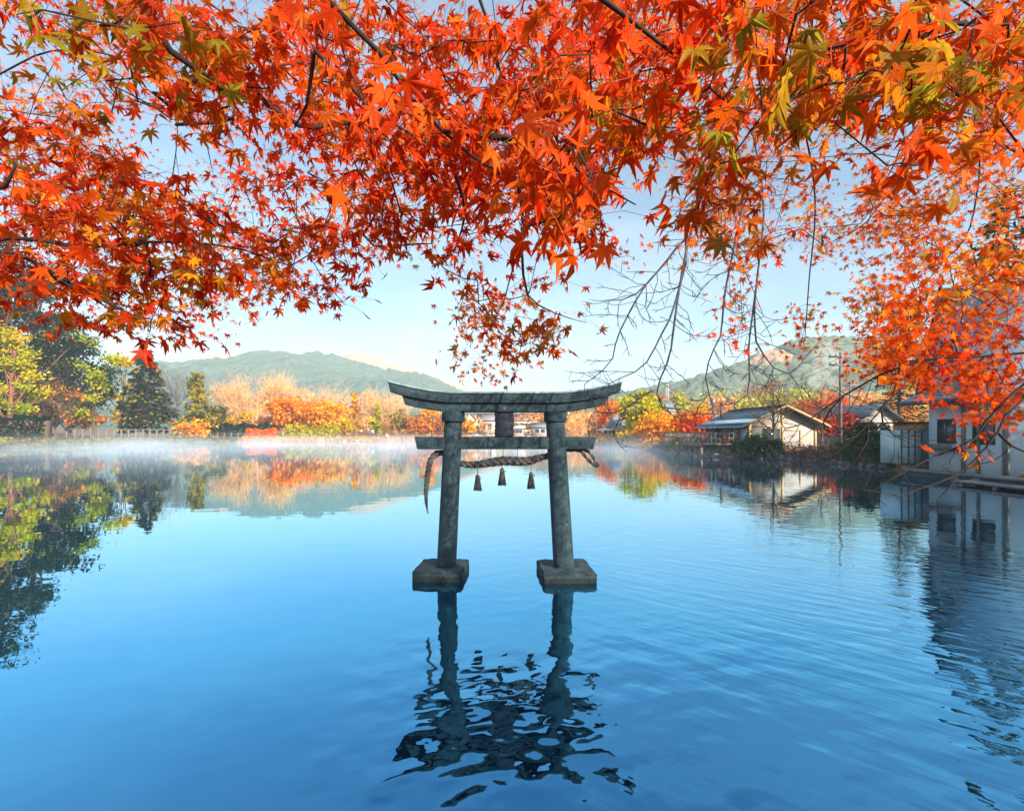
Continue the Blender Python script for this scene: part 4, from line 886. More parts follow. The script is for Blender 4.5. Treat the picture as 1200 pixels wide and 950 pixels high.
q = MB(); q.add([(0, 0, 2.0), (.95, .1, 1.25), (.85, .1, 1.05), (.1, 0, 1.1)], [[3, 2, 1, 0]]); q.build('cloth', M_WHITE, bn); q = MB(); q.tube([(0, 0, -.2), (0, 0, 2.05)], .07, 6); q.build('pole', M_WHITE, bn)
part('base', M_WHITE, bn, (-.35, .25, -.2, .2, -.1, .25))

# stones along the right bank
M_ROCK = simple('bank_rock', (.10, .10, .105), (.24, .225, .22), 4, .9, .02, 8)
def rock_mesh(seed):
    bm = bmesh.new(); bmesh.ops.create_icosphere(bm, subdivisions=3, radius=1); rr = np.random.RandomState(seed)
    k = rr.randn(6, 3); k /= np.linalg.norm(k, axis=1)[:, None]
    for v_ in bm.verts:
        p = np.array(v_.co); s = 1.0
        for kk in k: s -= .28 * max(0, p @ kk - .55)
        v_.co = Vector(p * s * (1, .8, .6) * (1 + .05 * rr.randn()))
    me = bpy.data.meshes.new('bank_stone'); bm.to_mesh(me); bm.free(); me.materials.append(M_ROCK); return me
rocks = [rock_mesh(s) for s in range(4)]; rng = np.random.RandomState(31)
seg = [(8, 16)]; k0 = 8
for i in range(9, 17):
    a, b_ = SHORE[i], SHORE[i + 1]; ln = np.linalg.norm(b_ - a)
    for t_ in np.arange(0, 1, .8 / ln):
        p = a + (b_ - a) * t_ + rng.randn(2) * .35; s = rng.uniform(.16, .48)
        o = bpy.data.objects.new('bank_stone', rocks[rng.randint(4)]); COL.objects.link(o); o.location = (p[0] + .2, p[1], .08 + .1 * rng.rand()); o.scale = (s, s, s * .9); o.rotation_euler = (rng.rand() * .4, rng.rand() * .4, rng.rand() * 6.28)
        tag(o, 'dark rounded stone in the row edging the right bank', 'stone', 'stones edging the right bank')

# shade-giving cedars on the right and behind the camera
M0 = conifer('cedar_tree', 'tall dark cedar rising behind the white chalet', 1180, 215, 28, 150, 'darkgreen', 170, group='cedars around the lake', dens=20, tipcol='olive')
CEDARS = [(37, 17, .95), (44, 10, 1.1), (34, 8, .9), (38, -2, 1.0), (54, 40, 1.2), (46, 54, .9)]
where = ['right of the chalet beyond the jetty', 'on the slope south of the chalet', 'beside the path right of the photographer', 'in the grove right of the photographer', 'deepest in the wood behind the chalet', 'behind the white gabled house']
for (x_, y_, s_), wh in zip(CEDARS, where):
    c = copy_tree(M0); c.location = (x_, y_, gz(x_, y_)); c.scale = (s_, s_, s_); c.rotation_euler.z = x_ * 1.7; c['label'] = 'tall dark cedar ' + wh

# overhead wires between the poles on the right bank
M_WIRE = simple('black_wire', (.02, .02, .022), rough=.6)
for k, (za, label) in enumerate(((0, 'highest overhead wire running from the tall utility pole over the deck house'), (.55, 'lower overhead wire running from the tall utility pole over the deck house'))):
    a = np.array([(985 - 600) / FPX * 44, 44, EYE + (HOR - 415) / FPX * 44 - .3 - za]); b_ = np.array([(832.5 - 600) / FPX * 92, 92, EYE + (HOR - 460) / FPX * 92 - .2 - za]); t_ = np.linspace(0, 1, 24)[:, None]
    c = a + (b_ - a) * t_; c[:, 2] -= 1.3 * (4 * t_ * (1 - t_))[:, 0]; q = MB(); q.tube(c, .018, 4); tag(q.build('power_line', M_WIRE), label, 'wire')
# ------------------------------------------------------------------ the maples above the camera
def leaf_template(lobes, veins=True):
    V = [(0, .04, 0)]; E = [1.0]; F = []
    an = [l[0] for l in lobes]; k = len(lobes)
    notch = [an[0] - 24] + [(an[i] + an[i + 1]) / 2 for i in range(k - 1)] + [an[-1] + 24]
    for i, a in enumerate(notch):
        r = .13 if i in (0, k) else .36 * (lobes[i - 1][1] + lobes[i][1]) / 2 + .02
        V.append((r * math.sin(R(a)), r * math.cos(R(a)), -.03)); E.append(.15)
    for i, (a, ln) in enumerate(lobes):
        d_ = np.array([math.sin(R(a)), math.cos(R(a))]); s_ = np.array([d_[1], -d_[0]]); b0 = len(V)
        if veins:
            p0 = d_ * ln * .56 - s_ * .115 * ln ** .5; p1 = d_ * ln * .56 + s_ * .115 * ln ** .5
            tip = d_ * ln; dz = -.22 * ln * ln
            V += [(p0[0], p0[1], -.015), (tip[0], tip[1], dz), (p1[0], p1[1], -.015)]; E += [.1, 1.0, .1]
            F += [(0, 1 + i, b0), (0, b0, b0 + 1), (0, b0 + 1, b0 + 2), (0, b0 + 2, 2 + i)]
        else:
            tip = d_ * ln; V.append((tip[0], tip[1], -.2 * ln * ln)); E.append(1.0)
            F += [(0, 1 + i, b0), (0, b0, 2 + i)]
    return np.array(V), np.array(F), np.array(E)
def variants(lobes, veins, n, seed):
    rr = np.random.RandomState(seed); out = []
    for _ in range(n):
        V, F, E = leaf_template([(a + rr.randn() * 5, l * (1 + .10 * rr.randn())) for a, l in lobes], veins)
        curl = rr.uniform(.0, 2.6); V = V.copy(); V[:, 2] = V[:, 2] * curl + rr.randn() * .16 * V[:, 0] ** 2 + rr.randn() * .10 * V[:, 0] * V[:, 1] + rr.uniform(-.1, .25) * np.abs(V[:, 0])
        out.append((V, F, E))
    return out
FULL = variants([(-128, .36), (-80, .68), (-38, .92), (0, 1.0), (38, .92), (80, .68), (128, .36)], True, 12, 1)
MID = variants([(-105, .5), (-68, .72), (-35, .92), (0, 1.0), (35, .92), (68, .72), (105, .5)], False, 8, 2)
LOW = variants([(-80, .65), (-38, .9), (0, 1.0), (38, .9), (80, .65)], False, 6, 3)
LPAL = {
 'red':    [((.86, .070, .008), 5), ((.86, .12, .010), 4), ((.70, .04, .008), 2), ((.86, .20, .015), 1)],
 'orange': [((.88, .125, .010), 6), ((.88, .19, .012), 3), ((.86, .08, .008), 4), ((.70, .28, .02), .5)],
 'olive':  [((.46, .28, .02), 4), ((.34, .28, .02), 3), ((.78, .25, .012), 4), ((.86, .16, .01), 2), ((.44, .40, .03), 1)],
 'gold':   [((.86, .38, .015), 4), ((.88, .26, .012), 4), ((.6, .34, .02), 2)],
 'rust':   [((.76, .20, .015), 5), ((.60, .22, .03), 3), ((.86, .16, .012), 3), ((.42, .24, .05), 1)],
 'pale':   [((.84, .30, .15), 4), ((.82, .22, .08), 4), ((.78, .38, .24), 2)],
}
def lpal(rng, name, n):
    p = LPAL[name]; wts = np.array([x[1] for x in p], float); c = np.array([x[0] for x in p])[rng.choice(len(p), n, p=wts / wts.sum())]
    return c * (.82 + .33 * rng.rand(n, 1))
def unit(a): return a / (np.linalg.norm(a, axis=-1, keepdims=True) + 1e-9)
def add_leaves(q, rng, base, tipdir, nrm, size, col, tmpl):
    """one leaf per row: base point, direction of its tip, face normal"""
    V, F, E = tmpl; n = len(base)
    if n == 0: return
    t_ = unit(tipdir); nr = unit(nrm - t_ * np.sum(nrm * t_, 1, keepdims=True)); s_ = np.cross(t_, nr)
    fold = 1 + .7 * rng.randn(n, 1)
    W = base[:, None] + size[:, None, None] * (V[None, :, 0:1] * s_[:, None] * (.92 + .16 * rng.rand(n, 1, 1)) + V[None, :, 1:2] * t_[:, None] + (V[None, :, 2] * fold)[..., None] * nr[:, None])
    k = len(V); FF = (np.arange(n) * k)[:, None, None] + F[None]
    q.add(W.reshape(-1, 3), FF.reshape(-1, 3), np.repeat(col, k, 0), np.tile(E, n))

# how thickly leaves cover the picture, one digit per 50 px cell, for four depth layers
GRID = {
 'near': (0.70, 1.05, 2.1, [
  "333344321222334567889999",
  "322322211222234556888888",
  "012202211233445432527888",
  "010000011223455310011522",
  "000000001122345630000000",
  "000000000001122300000000"]),
 'mid': (1.08, 1.8, 5.4, [
  "245666666666666654333333",
  "024666777777777764333333",
  "342245677788776653222233",
  "775313466788876321111112",
  "888643255677776322110000",
  "888887765323541122100000",
  "788887535036420000000000",
  "147642131036610000000000",
  "000000000000000000000000"]),
 'far': (2.3, 3.6, 17, [
  "222222111111222222222222",
  "222222111111112221122222",
  "232233211112235565222234",
  "432212233333336665334455",
  "333223344433345666545666",
  "222345666423214566567777",
  "223455641044100566668999",
  "013641000067400066659999",
  "000000000276300044349999",
  "000000000000000000000589",
  "000000000000000000000010"]),
 'back': (4.4, 6.6, 34, [
  "000000000000000000000000",
  "333000000000022000000000",
  "566200000000045542333333",
  "456531000000024444444555",
  "000333000000002345565555",
  "000011000000000455655555",
  "000000000000000000455555",
  "000032000000000000003355",
  "000000000000000000000134"]),
}
def palette_for(px, py, layer, r):
    if layer == 'back': return 'pale' if r < .6 else 'rust'
    if layer in ('near', 'mid') and px > 850 and py < 190:
        return 'olive' if r < (.62 if layer == 'near' else .4) else 'orange'
    if px < 330 and py < 130 and layer == 'near': return 'olive' if r < .45 else 'red'
    if 500 < px < 720 and py > 300: return 'rust' if r < .6 else 'orange'
    if px < 420 and py > 130: return 'red' if r < .62 else ('orange' if r < .87 else 'gold')
    if px > 1040 and py > 380: return 'red' if r < .6 else 'orange'
    if px > 760 and py > 160: return 'orange' if r < .55 else ('rust' if r < .85 else 'gold')
    return 'red' if r < .55 else ('orange' if r < .92 else 'olive')
def owner(px, py, layer):
    """which of the three maples a spray belongs to"""
    if layer == 'back': return 'left' if px < 420 else 'right'
    if px < 420 and py > 150 - (px - 200) * .05 and not (px > 300 and py < 190): return 'left'
    if px > 760 and (py > 175 or layer == 'far'): return 'right'
    if px > 880: return 'right'
    return 'over'
def inside(px, py, poly):
    c = False; n = len(poly)
    for i in range(n):
        x0, y0 = poly[i]; x1, y1 = poly[(i + 1) % n]
        if (y0 > py) != (y1 > py) and px < (x1 - x0) * (py - y0) / (y1 - y0) + x0: c = not c
    return c
# where the sky shows through the crowns (a chance of keeping a spray), and the hem below which nothing hangs
WINDOWS = [(.04, [(128, 118), (180, 128), (212, 150), (240, 172), (262, 200), (268, 226), (215, 230), (170, 215), (148, 185), (132, 158)]),
  (.25, [(0, 55), (70, 58), (110, 95), (120, 125), (60, 108), (0, 92)]), (.15, [(355, 212), (392, 222), (395, 252), (360, 250)]), (.12, [(270, 150), (310, 160), (305, 200), (268, 195)]),
  (.03, [(562, 288), (600, 283), (612, 310), (602, 340), (563, 348)]), (.06, [(655, 300), (702, 328), (712, 440), (700, 440), (690, 360), (660, 345)]),
  (.10, [(940, 162), (985, 158), (1032, 165), (1034, 215), (1005, 242), (960, 236), (942, 205)]), (.05, [(885, 295), (922, 305), (926, 410), (890, 420)]), (.05, [(972, 322), (1002, 318), (1004, 400), (985, 420)]),
  (.12, [(1024, 268), (1066, 278), (1066, 330), (1040, 352), (1018, 320)]), (.10, [(715, 180), (790, 170), (812, 235), (800, 300), (715, 290)]), (.14, [(872, 195), (905, 190), (915, 250), (880, 280)]), (.2, [(1085, 215), (1120, 210), (1122, 262), (1090, 280)]),
  (.38, [(1086, 345), (1120, 322), (1180, 335), (1176, 418), (1088, 438)])]
HEM = [(-500, 400), (0, 385), (50, 381), (100, 386), (150, 388), (200, 398), (262, 402), (275, 384), (300, 358), (330, 343), (360, 360), (406, 373), (413, 355), (420, 318), (470, 303), (500, 284), (515, 318), (530, 345), (545, 438), (560, 448), (600, 446), (640, 424), (660, 398), (690, 418), (703, 412),
  (707, 372), (714, 300), (730, 308), (745, 318), (755, 284), (775, 258), (790, 300), (806, 330), (832, 345), (836, 415), (872, 424), (880, 330), (925, 330), (932, 412), (975, 420), (985, 330), (1000, 330), (1004, 428), (1020, 448), (1040, 444), (1060, 462), (1100, 468), (1130, 486), (1200, 500), (1700, 520)]
HX = np.array([h[0] for h in HEM]); HY = np.array([h[1] for h in HEM])
def allowed(px, py, rng):
    if py > np.interp(px, HX, HY) - 4: return False
    for ch_, poly in WINDOWS:
        if inside(px, py, poly) and rng.rand() > ch_: return False
    return True
rng = np.random.RandomState(2024)
sprays = {'left': [], 'over': [], 'right': []}        # (point, palette, leaf count, layer)
PER = {'near': 3, 'mid': 4, 'far': 5, 'back': 8}
for layer, (d0, d1, dens, rows) in GRID.items():
    per = PER[layer]
    for r_, row in enumerate(rows):
        for c_, ch_ in enumerate(row):
            k = int(ch_) * dens * ((2.1 if c_ >= 20 and r_ >= 4 else 1.45) if layer == 'far' and c_ >= 14 else 1.3 if layer == 'back' and c_ >= 14 else 1)
            if k == 0: continue
            for _ in range(int(k / per / 4 + rng.rand())):          # a bough end carrying about four sprays
                bx = (c_ + rng.rand()) * 50; by = (r_ + rng.rand()) * 50; d_ = rng.uniform(d0, d1)
                if layer == 'mid' and bx < 420 and by > 160: d_ += max(0, bx - 100) * .0014
                if layer == 'mid' and 500 < bx < 720 and by > 285: d_ = rng.uniform(1.7, 2.1)
                an = rng.uniform(-.5, .5) + (.35 if bx < 600 else -.35); pal = palette_for(bx, by, layer, rng.rand()); sp_ = 26 * (1.0 if layer != 'back' else .7)
                for t_ in (-.75, -.25, .25, .75):
                    px = bx + math.cos(an) * t_ * sp_ + rng.randn() * 5; py = by + (math.sin(an) * t_ + .22 * t_ * t_) * sp_ + rng.randn() * 5
                    if layer in ('far', 'back') and bx > 690 and by > 110:                 # hanging strands with sky between them
                        if 3.0 * (float(vnoise(np.array([px + 500.]), np.array([py * .55 + 500.]), 34, 51)[0]) - .40) + .35 < rng.rand(): continue
                    if not allowed(px, py, rng): continue
                    sprays[owner(px, py, layer)].append((P(px, py, d_ * (1 + .03 * rng.randn())), pal if rng.rand() < .75 else palette_for(px, py, layer, rng.rand()), per, layer))
    # the same crowns carried on past the edges of the picture
    n_out = {'near': 70, 'mid': 320, 'far': 480, 'back': 120}[layer]
    for _ in range(n_out):
        px = rng.uniform(-420, 1620); py = rng.uniform(-520, 420)
        if -20 < px < 1220 and py > -20: continue
        if py > np.interp(px, HX, HY) - 40: continue
        d_ = rng.uniform(d0, d1); p = P(px, py, d_)
        if p[2] > 7.2: continue
        o_ = 'left' if px < 250 else ('right' if px > 800 else 'over')
        sprays[o_].append((p, palette_for(px, 100, layer, rng.rand()), per, layer))
for px, py, pal in ((1119, 499, 'red'), (1128, 501, 'red'), (1116, 519, 'red'), (1083, 533, 'red'), (1125, 531, 'orange'), (1131, 538, 'gold'), (1146, 541, 'red'), (1109, 557, 'red'), (1143, 552, 'gold'), (1158, 543, 'red'), (1138, 528, 'orange'), (1150, 515, 'red'), (603, 449, 'red')):
    sprays['right' if px > 700 else 'over'].append((P(px, py - 8, 2.15 if px > 700 else 2.0), pal, 1, 'mid'))
# unseen crown behind the photographer; its right part added thickly to shade the gate
for o_, (cx, cy_, cz, rx, ry, rz_, n_) in {'left': (-4.2, -.6, 4.6, 2.6, 1.9, 1.6, 260), 'over': (-.6, -2.2, 4.8, 2.6, 1.9, 1.3, 300), 'right': (5.1, 1.5, 4.9, 2.7, 1.9, 2.0, 1300)}.items():
    for _ in range(n_):
        p = np.array([cx, cy_, cz]) + unit(rng.randn(3)) * rng.rand() ** .4 * (rx, ry, rz_)
        if p[1] > .3 and abs(p[0]) < 1.2 * p[1]: continue
        sprays[o_].append((p, 'orange' if rng.rand() < .6 else 'red', 7, 'far'))

def grow(root, limbs, targets, rng, bias=.35, step=.16):
    """limbs first, then every target is tied to the cheapest node already there"""
    pos = [np.array(root, float)]; par = [-1]; plen = [0.0]; bst = [0.0]
    def add(p, parent, b=0.0):
        bst.append(b); pos.append(p); par.append(parent); plen.append(plen[parent] + np.linalg.norm(p - pos[parent])); return len(pos) - 1
    for pts in limbs:
        ra, rb = .0075, .0022
        if isinstance(pts, tuple): pts, ra, rb = pts
        pts = [np.array(p, float) for p in pts]; A = np.array(pos)
        j = int(np.argmin(np.linalg.norm(A - pts[0], axis=1))); c = catmull(np.array([pos[j]] + pts) if np.linalg.norm(pos[j] - pts[0]) > .02 else np.array(pts), 6)
        acc = 0
        for i in range(1, len(c)):
            acc += np.linalg.norm(c[i] - c[i - 1])
            if acc > step * .5 or i == len(c) - 1: j = add(c[i], j, ra + (rb - ra) * i / len(c)); acc = 0
    T_ = np.array(targets)
    if len(T_) == 0: return np.array(pos), np.array(par), [], np.array(bst)
    A = np.array(pos); pl = np.array(plen); best = np.full(len(T_), 1e9); bi = np.zeros(len(T_), int)
    def relax(i0):
        nonlocal best, bi
        A = np.array(pos[i0:]); pl = np.array(plen[i0:])
        for s in range(0, len(A), 400):
            D = np.linalg.norm(T_[:, None] - A[None, s:s + 400], axis=2) + bias * pl[None, s:s + 400] * .12
            m = D.argmin(1); v_ = D[np.arange(len(T_)), m]; ok = v_ < best; best = np.where(ok, v_, best); bi = np.where(ok, m + s + i0, bi)
    relax(0); done = np.zeros(len(T_), bool); ends = [0] * len(T_)
    for _ in range(len(T_)):
        i = int(np.argmin(np.where(done, 1e9, best))); done[i] = True; j = int(bi[i]); a = pos[j]; b_ = T_[i]; ln = np.linalg.norm(b_ - a); i0 = len(pos)
        k = max(1, int(ln / step)); off = rng.randn(3) * .09 * ln + (0, 0, .10 * ln)
        for s in range(1, k + 1):
            t_ = s / k; j = add(a + (b_ - a) * t_ + off * 4 * t_ * (1 - t_) * .5 + (rng.randn(3) * .012 * min(ln, .3) if s < k else 0), j)
        ends[i] = j; relax(i0)
    return np.array(pos), np.array(par), ends, np.array(bst)
def limb_meshes(pos, par, r_tip, power, r_max, name, material, parent, trunk_mesh=None, thick_split=.018, twig_mat=None, boost=None):
    n = len(pos); ch = [[] for _ in range(n)]; cnt = np.zeros(n)
    for i in range(n - 1, 0, -1):
        if not ch[i]: cnt[i] = max(cnt[i], 1)
        cnt[par[i]] += cnt[i]; ch[par[i]].append(i)
    rad = np.minimum(r_tip * np.maximum(cnt, 1) ** power, r_max)
    if boost is not None: rad = np.maximum(rad, boost)
    thick = MB(); thin = MB(); stack = [(0, None)]
    while stack:
        i, frm = stack.pop(); chain = ([frm] if frm is not None else []) + [i]
        while ch[chain[-1]]:
            c = sorted(ch[chain[-1]], key=lambda k: -cnt[k]); stack += [(k, chain[-1]) for k in c[1:]]; chain.append(c[0])
        p = pos[chain]; r_ = rad[chain].copy()
        if frm is not None: r_[0] = r_[1]
        if len(p) < 2: continue
        r_[-1] *= .6; big = r_.max() > thick_split
        thick.tube(p, r_, 8 if big else 4, cap=big)
    thick.build(name, material, parent, smooth=True)

def side_twigs(P_, Q_, B_, i, rng, dr, l0, l1, up=.012, chance=(0, 1, 1, 2)):
    """short forked twigs leaving node i to either side"""
    dr = unit(dr.reshape(1, 3))[0]
    for _ in range(rng.choice(chance)):
        sd = unit(np.cross(dr, [0, 1, 0]).reshape(1, 3))[0] * rng.choice([-1, 1])
        dv = unit((dr * .7 + sd * (.6 + .5 * rng.rand()) + rng.randn(3) * (.15, .35, .15)).reshape(1, 3))[0]; j = i; p = P_[i]; ln = rng.uniform(l0, l1)
        for s in range(5):
            p = p + dv * ln / 5 + np.array([0, 0, up * s * ln]); P_.append(p.copy()); Q_.append(j); B_.append(0.0); j = len(P_) - 1; dv = unit((dv + rng.randn(3) * .2).reshape(1, 3))[0]
            if s in (1, 2, 3) and rng.rand() < .75:
                d2 = unit((dv + rng.randn(3) * .8).reshape(1, 3))[0]; p2 = p + d2 * ln * .16; P_.append(p2); Q_.append(j); P_.append(p2 + d2 * ln * .12 + (0, 0, .02 * ln)); Q_.append(len(P_) - 2); B_ += [0.0, 0.0]
def maple(key, label, trunk_pts, trunk_r, limbs, r_tip=.0013, power=.29, thorns=None):
    rng = np.random.RandomState(sum(map(ord, key)))
    t_ = thing('maple_tree', label, 'tree', tuple(trunk_pts[0])); org = np.array(trunk_pts[0], float)
    q = MB(); c = catmull(np.array(trunk_pts) - org, 6); q.tube(c, np.linspace(trunk_r * 1.25, trunk_r * .6, len(c)), 16); q.build('trunk', M_BARK, t_, smooth=True)
    sp = sprays[key]; T_ = [s[0] for s in sp]
    pos, par, ends, bst = grow(trunk_pts[-1], limbs, T_, rng)
    if thorns is not None:
        P_, Q_, B_ = list(pos), list(par), list(bst)
        for i in range(1, len(pos)):
            if bst[i] > 0 and thorns(pos[i]): side_twigs(P_, Q_, B_, i, rng, pos[i] - pos[par[i]], .05, .26)
        pos, par, bst = np.array(P_), np.array(Q_), np.array(B_)
    limb_meshes(pos - org, par, r_tip, power, trunk_r * .6, 'branches', M_BARKDARK, t_, boost=bst, thick_split=.0045)
    near, far = MB(), MB(); stems = MB()
    for layer, tm, q, s0 in (('near', FULL, near, .043), ('mid', FULL, near, .0395), ('far', MID, far, .041), ('back', LOW, far, .042)):
        B, TD, NR, SZ, CL = [], [], [], [], []
        for (p, pal, per, ly), e in zip(sp, ends):
            if ly != layer: continue
            tw = unit((pos[e] - pos[par[e]]).reshape(1, 3))[0]; spread = {'near': .045, 'mid': .05, 'far': .075, 'back': .13}[layer]
            n_ = per; spread = spread if per > 1 else 0.001; b0 = p + rng.randn(n_, 3) * spread * (1, 1, .7)
            out = unit(rng.randn(n_, 3) * (1, 1, .35) + tw * .5)
            td = out * .75 + np.array([0, 0, -.62]) + rng.randn(n_, 3) * .28
            nr = rng.randn(n_, 3) * .55 + np.array([0, -.55, .55])
            B.append(b0); TD.append(td); NR.append(nr); SZ.append(s0 * (.72 + .5 * rng.rand(n_))); CL.append(lpal(rng, pal, n_))
            if layer in ('near', 'mid'):
                for j in range(n_):
                    pb = p - tw * .02 + rng.randn(3) * .012; stems.tube([pb, (pb + b0[j]) / 2 + (0, 0, .012), b0[j] + unit(td[j].reshape(1, 3))[0] * .004], .0007, 3, cap=False)
        if B:
            B, TD, NR, SZ, CL = map(np.concatenate, (B, TD, NR, SZ, CL)); pick = rng.randint(len(tm), size=len(B))
            for k_ in range(len(tm)):
                o_ = pick == k_; add_leaves(q, rng, B[o_] - org, TD[o_], NR[o_], SZ[o_], CL[o_], tm[k_])
    if near.n: near.build('leaves', M_LEAF, t_, attrs=True)
    if far.n: far.build('outer_leaves', M_LEAF_FAR, t_, attrs=True)
    if stems.n:
        for k in range(len(stems.v)): stems.v[k] = stems.v[k] - org
        stems.build('leaf_stalks', M_STALK, t_)
    return t_
M_STALK = simple('red_leaf_stalk', (.32, .04, .02), (.45, .09, .03), 20, .7)
def PL(*pts): return [P(*p) for p in pts]
maple('left', 'red maple leaning in from the left edge over the water', [(-4.3, .5, .5), (-4.25, .6, 1.6), (-4.0, .8, 2.6), (-3.6, 1.0, 3.3)], .17, [
  [(-3.2, 1.25, 3.3)] + PL((-120, 268, 1.30), (0, 278, 1.28), (44, 281, 1.28), (80, 287, 1.30), (104, 290, 1.31), (159, 285, 1.36), (199, 283, 1.41), (274, 290, 1.52), (340, 312, 1.64)),
  PL((-120, 290, 1.20), (0, 294, 1.16), (44, 309, 1.14), (88, 336, 1.12), (128, 362, 1.12)),
  PL((-60, 235, 1.20), (0, 221, 1.14), (20, 212, 1.12), (18, 190, 1.12)),
  PL((44, 309, 1.14), (77, 334, 1.16), (117, 350, 1.20), (149, 368, 1.24), (177, 374, 1.28)),
  [(-3.4, 1.3, 3.9)] + PL((-80, 100, 3.00), (60, 60, 3.10), (150, 70, 3.10), (192, 95, 3.10), (208, 146, 3.10), (201, 217, 3.05)),
  PL((192, 95, 3.10), (235, 150, 3.10), (250, 205, 3.10)), PL((159, 285, 1.36), (220, 262, 2.30), (300, 272, 2.70), (370, 300, 2.90)),
  [(-3.6, 2.2, 4.2)] + PL((-100, 150, 5.20), (40, 150, 5.30), (120, 180, 5.40)),
])
maple('over', 'deep red maple arching overhead with its long boughs sweeping down from the top edge', [(-1.9, -2.4, .7), (-1.8, -2.2, 1.8), (-1.5, -1.7, 3.1), (-1.1, -1.0, 3.9)], .19, [
  PL((240, -420, 1.2), (265, -220, 1.08), (290, -90, 0.96), (325, 0, 0.98), (354, 40, 0.99), (380, 73, 1.01), (404, 95, 1.02), (429, 121, 1.06), (453, 143, 1.09), (497, 165, 1.14), (526, 182, 1.20)),
  PL((290, -420, 1.1), (318, -200, .95), (345, -60, 0.84), (376, 0, 0.86), (400, 17, 0.88), (434, 46, 0.91), (458, 82, 0.94), (487, 121, 0.98), (526, 160, 1.02), (569, 194, 1.09), (608, 213, 1.15), (660, 240, 1.20)),
  PL((600, -420, .95), (645, -210, .82), (680, -70, 0.72), (700, 0, 0.74), (739, 24, 0.76), (768, 46, 0.78), (800, 73, 0.80)),
  PL((608, 213, 1.15), (612, 248, 1.4), (611, 282, 1.7), (600, 318, 1.9), (590, 355, 1.95)), PL((611, 282, 1.7), (616, 340, 1.85), (635, 360, 1.95), (665, 372, 2.0)), PL((526, 182, 1.2), (540, 225, 1.45), (545, 255, 1.6), (530, 300, 1.8)),
  PL((354, 40, 0.99), (370, 95, 1.04), (345, 150, 1.12)), PL((526, 160, 1.02), (620, 165, 1.00), (700, 215, 0.96), (745, 240, 0.96)),
  [(.2, .0, 3.9)] + PL((560, -80, 1.20), (570, 10, 1.28), (585, 80, 1.36), (600, 140, 1.44)), [(-1.0, .3, 4.2)] + PL((120, -90, 0.96), (170, 10, 0.96), (200, 60, 1.00)),
])
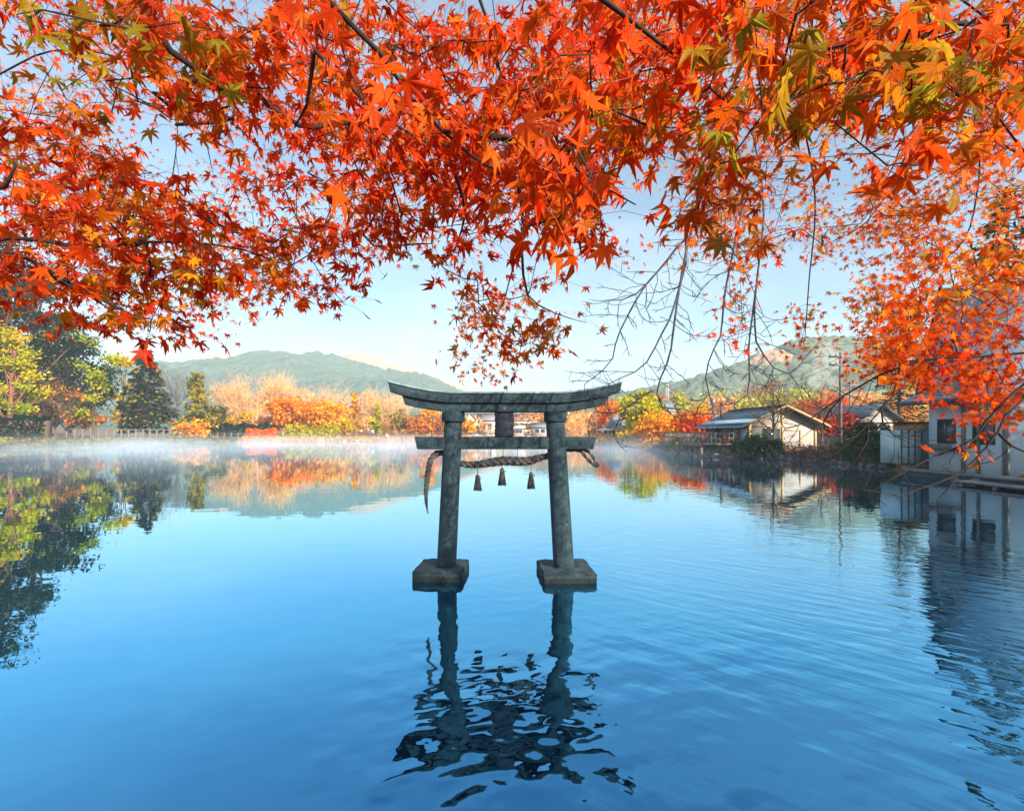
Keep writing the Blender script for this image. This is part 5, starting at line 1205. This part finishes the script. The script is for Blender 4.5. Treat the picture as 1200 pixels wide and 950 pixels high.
maple('right', 'large orange maple reaching in from the right edge with half-bare lower boughs', [(4.6, 1.3, .5), (4.55, 1.4, 1.7), (4.3, 1.6, 2.9), (3.9, 1.8, 3.7)], .2, [
  [(3.1, 1.9, 3.9)] + PL((1260, 215, 2.0), (1200, 177, 1.9), (1173, 141, 1.85), (1120, 95, 1.8)),
  PL((1200, 190, 1.9), (1195, 181, 1.85), (1172, 168, 1.8), (1147, 155, 1.75)),
  [(3.0, 1.6, 4.2)] + PL((1130, -80, .95), (1076, 0, .92), (1077, 27, .92), (1072, 80, .92), (1063, 133, .92)), PL((1077, 27, .92), (1130, 29, .92), (1182, 29, .92)),
  [(3.7, 2.4, 4.6)] + PL((1180, 120, 3.2), (1151, 159, 3.1), (1147, 212, 3.1), (1134, 274, 3.1), (1107, 305, 3.1), (1089, 327, 3.1), (1067, 345, 3.1), (1050, 371, 3.1)),
  [(4.2, 2.4, 4.0)] + PL((1240, 250, 3.0), (1200, 296, 3.0), (1173, 325, 3.0), (1147, 340, 3.0), (1107, 354, 3.0), (1063, 376, 3.0)), PL((1134, 274, 3.1), (1147, 318, 3.1), (1160, 327, 3.1)),
  PL((1120, 135, 3.2), (1103, 159, 3.2), (1067, 194, 3.2), (1041, 225, 3.25), (1010, 265, 3.3), (960, 290, 3.3)), PL((1103, 120, 3.3), (1061, 164, 3.3), (1045, 199, 3.3), (1027, 230, 3.35), (1015, 270, 3.4)),
  [(3.2, 2.6, 5.2)] + PL((900, 20, 3.0), (840, 102, 2.9), (837, 146, 2.9), (826, 186, 2.9), (822, 221, 2.9), (820, 265, 2.9), (851, 283, 2.9), (877, 327, 2.9), (895, 371, 2.9)),
  PL((900, 20, 3.0), (935, 120, 2.9), (955, 230, 2.9), (948, 330, 2.9), (943, 400, 2.9)), PL((837, 146, 2.9), (800, 240, 2.9), (790, 270, 2.9)),
  ([(4.3, 2.3, 3.4)] + PL((1260, 395, 2.4), (1180, 415, 2.4), (1100, 420, 2.4), (1043, 434, 2.45), (1021, 445, 2.5), (983, 467, 2.5), (961, 483, 2.5), (939, 497, 2.5), (920, 502, 2.5)), .008, .003),
  (PL((1100, 420, 2.4), (1056, 425, 2.4), (1051, 448, 2.4), (1046, 464, 2.4), (1018, 496, 2.4), (999, 515, 2.4), (970, 537, 2.4)), .0055, .0025), (PL((1046, 464, 2.4), (1033, 478, 2.4), (1036, 500, 2.4), (1052, 512, 2.4), (1075, 510, 2.4)), .0055, .0025),
  ([(4.2, 2.2, 2.9)] + PL((1260, 430, 2.2), (1195, 455, 2.2), (1158, 491, 2.2), (1141, 515, 2.2), (1097, 534, 2.2), (1072, 546, 2.2), (1034, 567, 2.2)), .008, .003),
  (PL((1230, 440, 2.2), (1177, 489, 2.1), (1169, 507, 2.1), (1141, 540, 2.1), (1116, 559, 2.1), (1053, 581, 2.1)), .0055, .0025), PL((1169, 507, 2.1), (1185, 522, 2.1), (1200, 530, 2.1), (1230, 532, 2.1)),
  PL((983, 467, 2.5), (966, 492, 2.5), (968, 508, 2.5)), PL((1018, 496, 2.4), (1015, 520, 2.4), (998, 544, 2.4)), PL((1116, 559, 2.1), (1110, 575, 2.1), (1098, 586, 2.1)),
  [(4.0, 3.6, 5.6)] + PL((1200, 130, 5.4), (1100, 200, 5.4), (1000, 260, 5.5)), PL((1100, 200, 5.4), (1020, 180, 5.4), (900, 190, 5.5), (800, 170, 5.5)),
], r_tip=.0013, thorns=lambda p: HOR - (p[2] - EYE) / p[1] * FPX > 415 and p[1] > 1.9 and p[0] / p[1] < 1.2)
# a few brilliant last leaves on the lower bare bough are part of the sprays of the right maple

# leafless tree drooping over the water at the right
bt = thing('bare_tree', 'leafless tree whose long blue-grey twigs droop down right of the gate', 'tree', (7.6, 3.8, .5)); org = np.array([7.6, 3.8, .5]); rng = np.random.RandomState(5)
q = MB(); c = catmull(np.array([(7.6, 3.8, .5), (7.4, 3.9, 2.6), (6.6, 4.2, 4.6), (5.4, 4.6, 6.2)]) - org, 6); q.tube(c, np.linspace(.2, .11, len(c)), 14); q.build('trunk', M_BARKGREY, bt, smooth=True)
D = 4.9
main = [PL((905, 110, D), (850, 150, D), (824, 212, D), (815, 252, D), (806, 287, D), (798, 327, D), (790, 380, D), (787, 405, D), (783, 423, D), (770, 454, D), (773, 472, D), (785, 485, D), (797, 490, D)),
  PL((770, 454, D), (745, 470, D), (730, 482, D), (722, 500, D), (718, 508, D)), PL((800, 281, D), (778, 310, D), (753, 339, D), (729, 383, D), (722, 400, D), (718, 420, D), (703, 437, D), (685, 450, D)),
  PL((806, 300, D), (787, 368, D), (775, 392, D), (766, 410, D), (752, 431, D), (727, 443, D), (713, 450, D)), PL((860, 150, D), (872, 220, D), (860, 290, D), (850, 340, D), (845, 390, D), (841, 400, D), (832, 419, D), (827, 440, D), (830, 458, D), (836, 479, D), (837, 495, D)),
  PL((880, 150, D), (895, 240, D), (888, 320, D), (878, 400, D), (878, 430, D), (878, 451, D), (874, 465, D), (853, 475, D), (839, 475, D)), PL((884, 340, D), (886, 400, D), (895, 416, D), (909, 433, D), (925, 438, D)),
  PL((753, 339, D), (735, 350, D), (715, 352, D)), PL((730, 482, D), (712, 484, D), (695, 483, D)), PL((824, 212, D), (850, 250, D), (846, 300, D))]
pos, par, ends, bst = grow((5.4, 4.6, 6.2), [([(4.2, 4.8, 6.4)] + main[0], .020, .006)] + [(m_, .013, .0045) for m_ in main[1:]], [], rng, step=.3)
P_, Q_, B_ = list(pos), list(par), list(bst)
for i in range(1, len(pos)):
    if pos[i][1] > 4.85 and pos[i][2] < 5.1: side_twigs(P_, Q_, B_, i, rng, pos[i] - pos[par[i]], .12, .55, chance=(1, 1, 2, 2, 3))
pos = np.array(P_); par = np.array(Q_); bst = np.array(B_)
M_TWIGBLUE = simple('slate_grey_twig', (.045, .055, .075), (.09, .105, .13), 8, .7)
limb_meshes(pos - org, par, .0030, .20, .05, 'branches', M_TWIGBLUE, bt, twig_mat=M_TWIGBLUE, thick_split=.012, boost=bst)
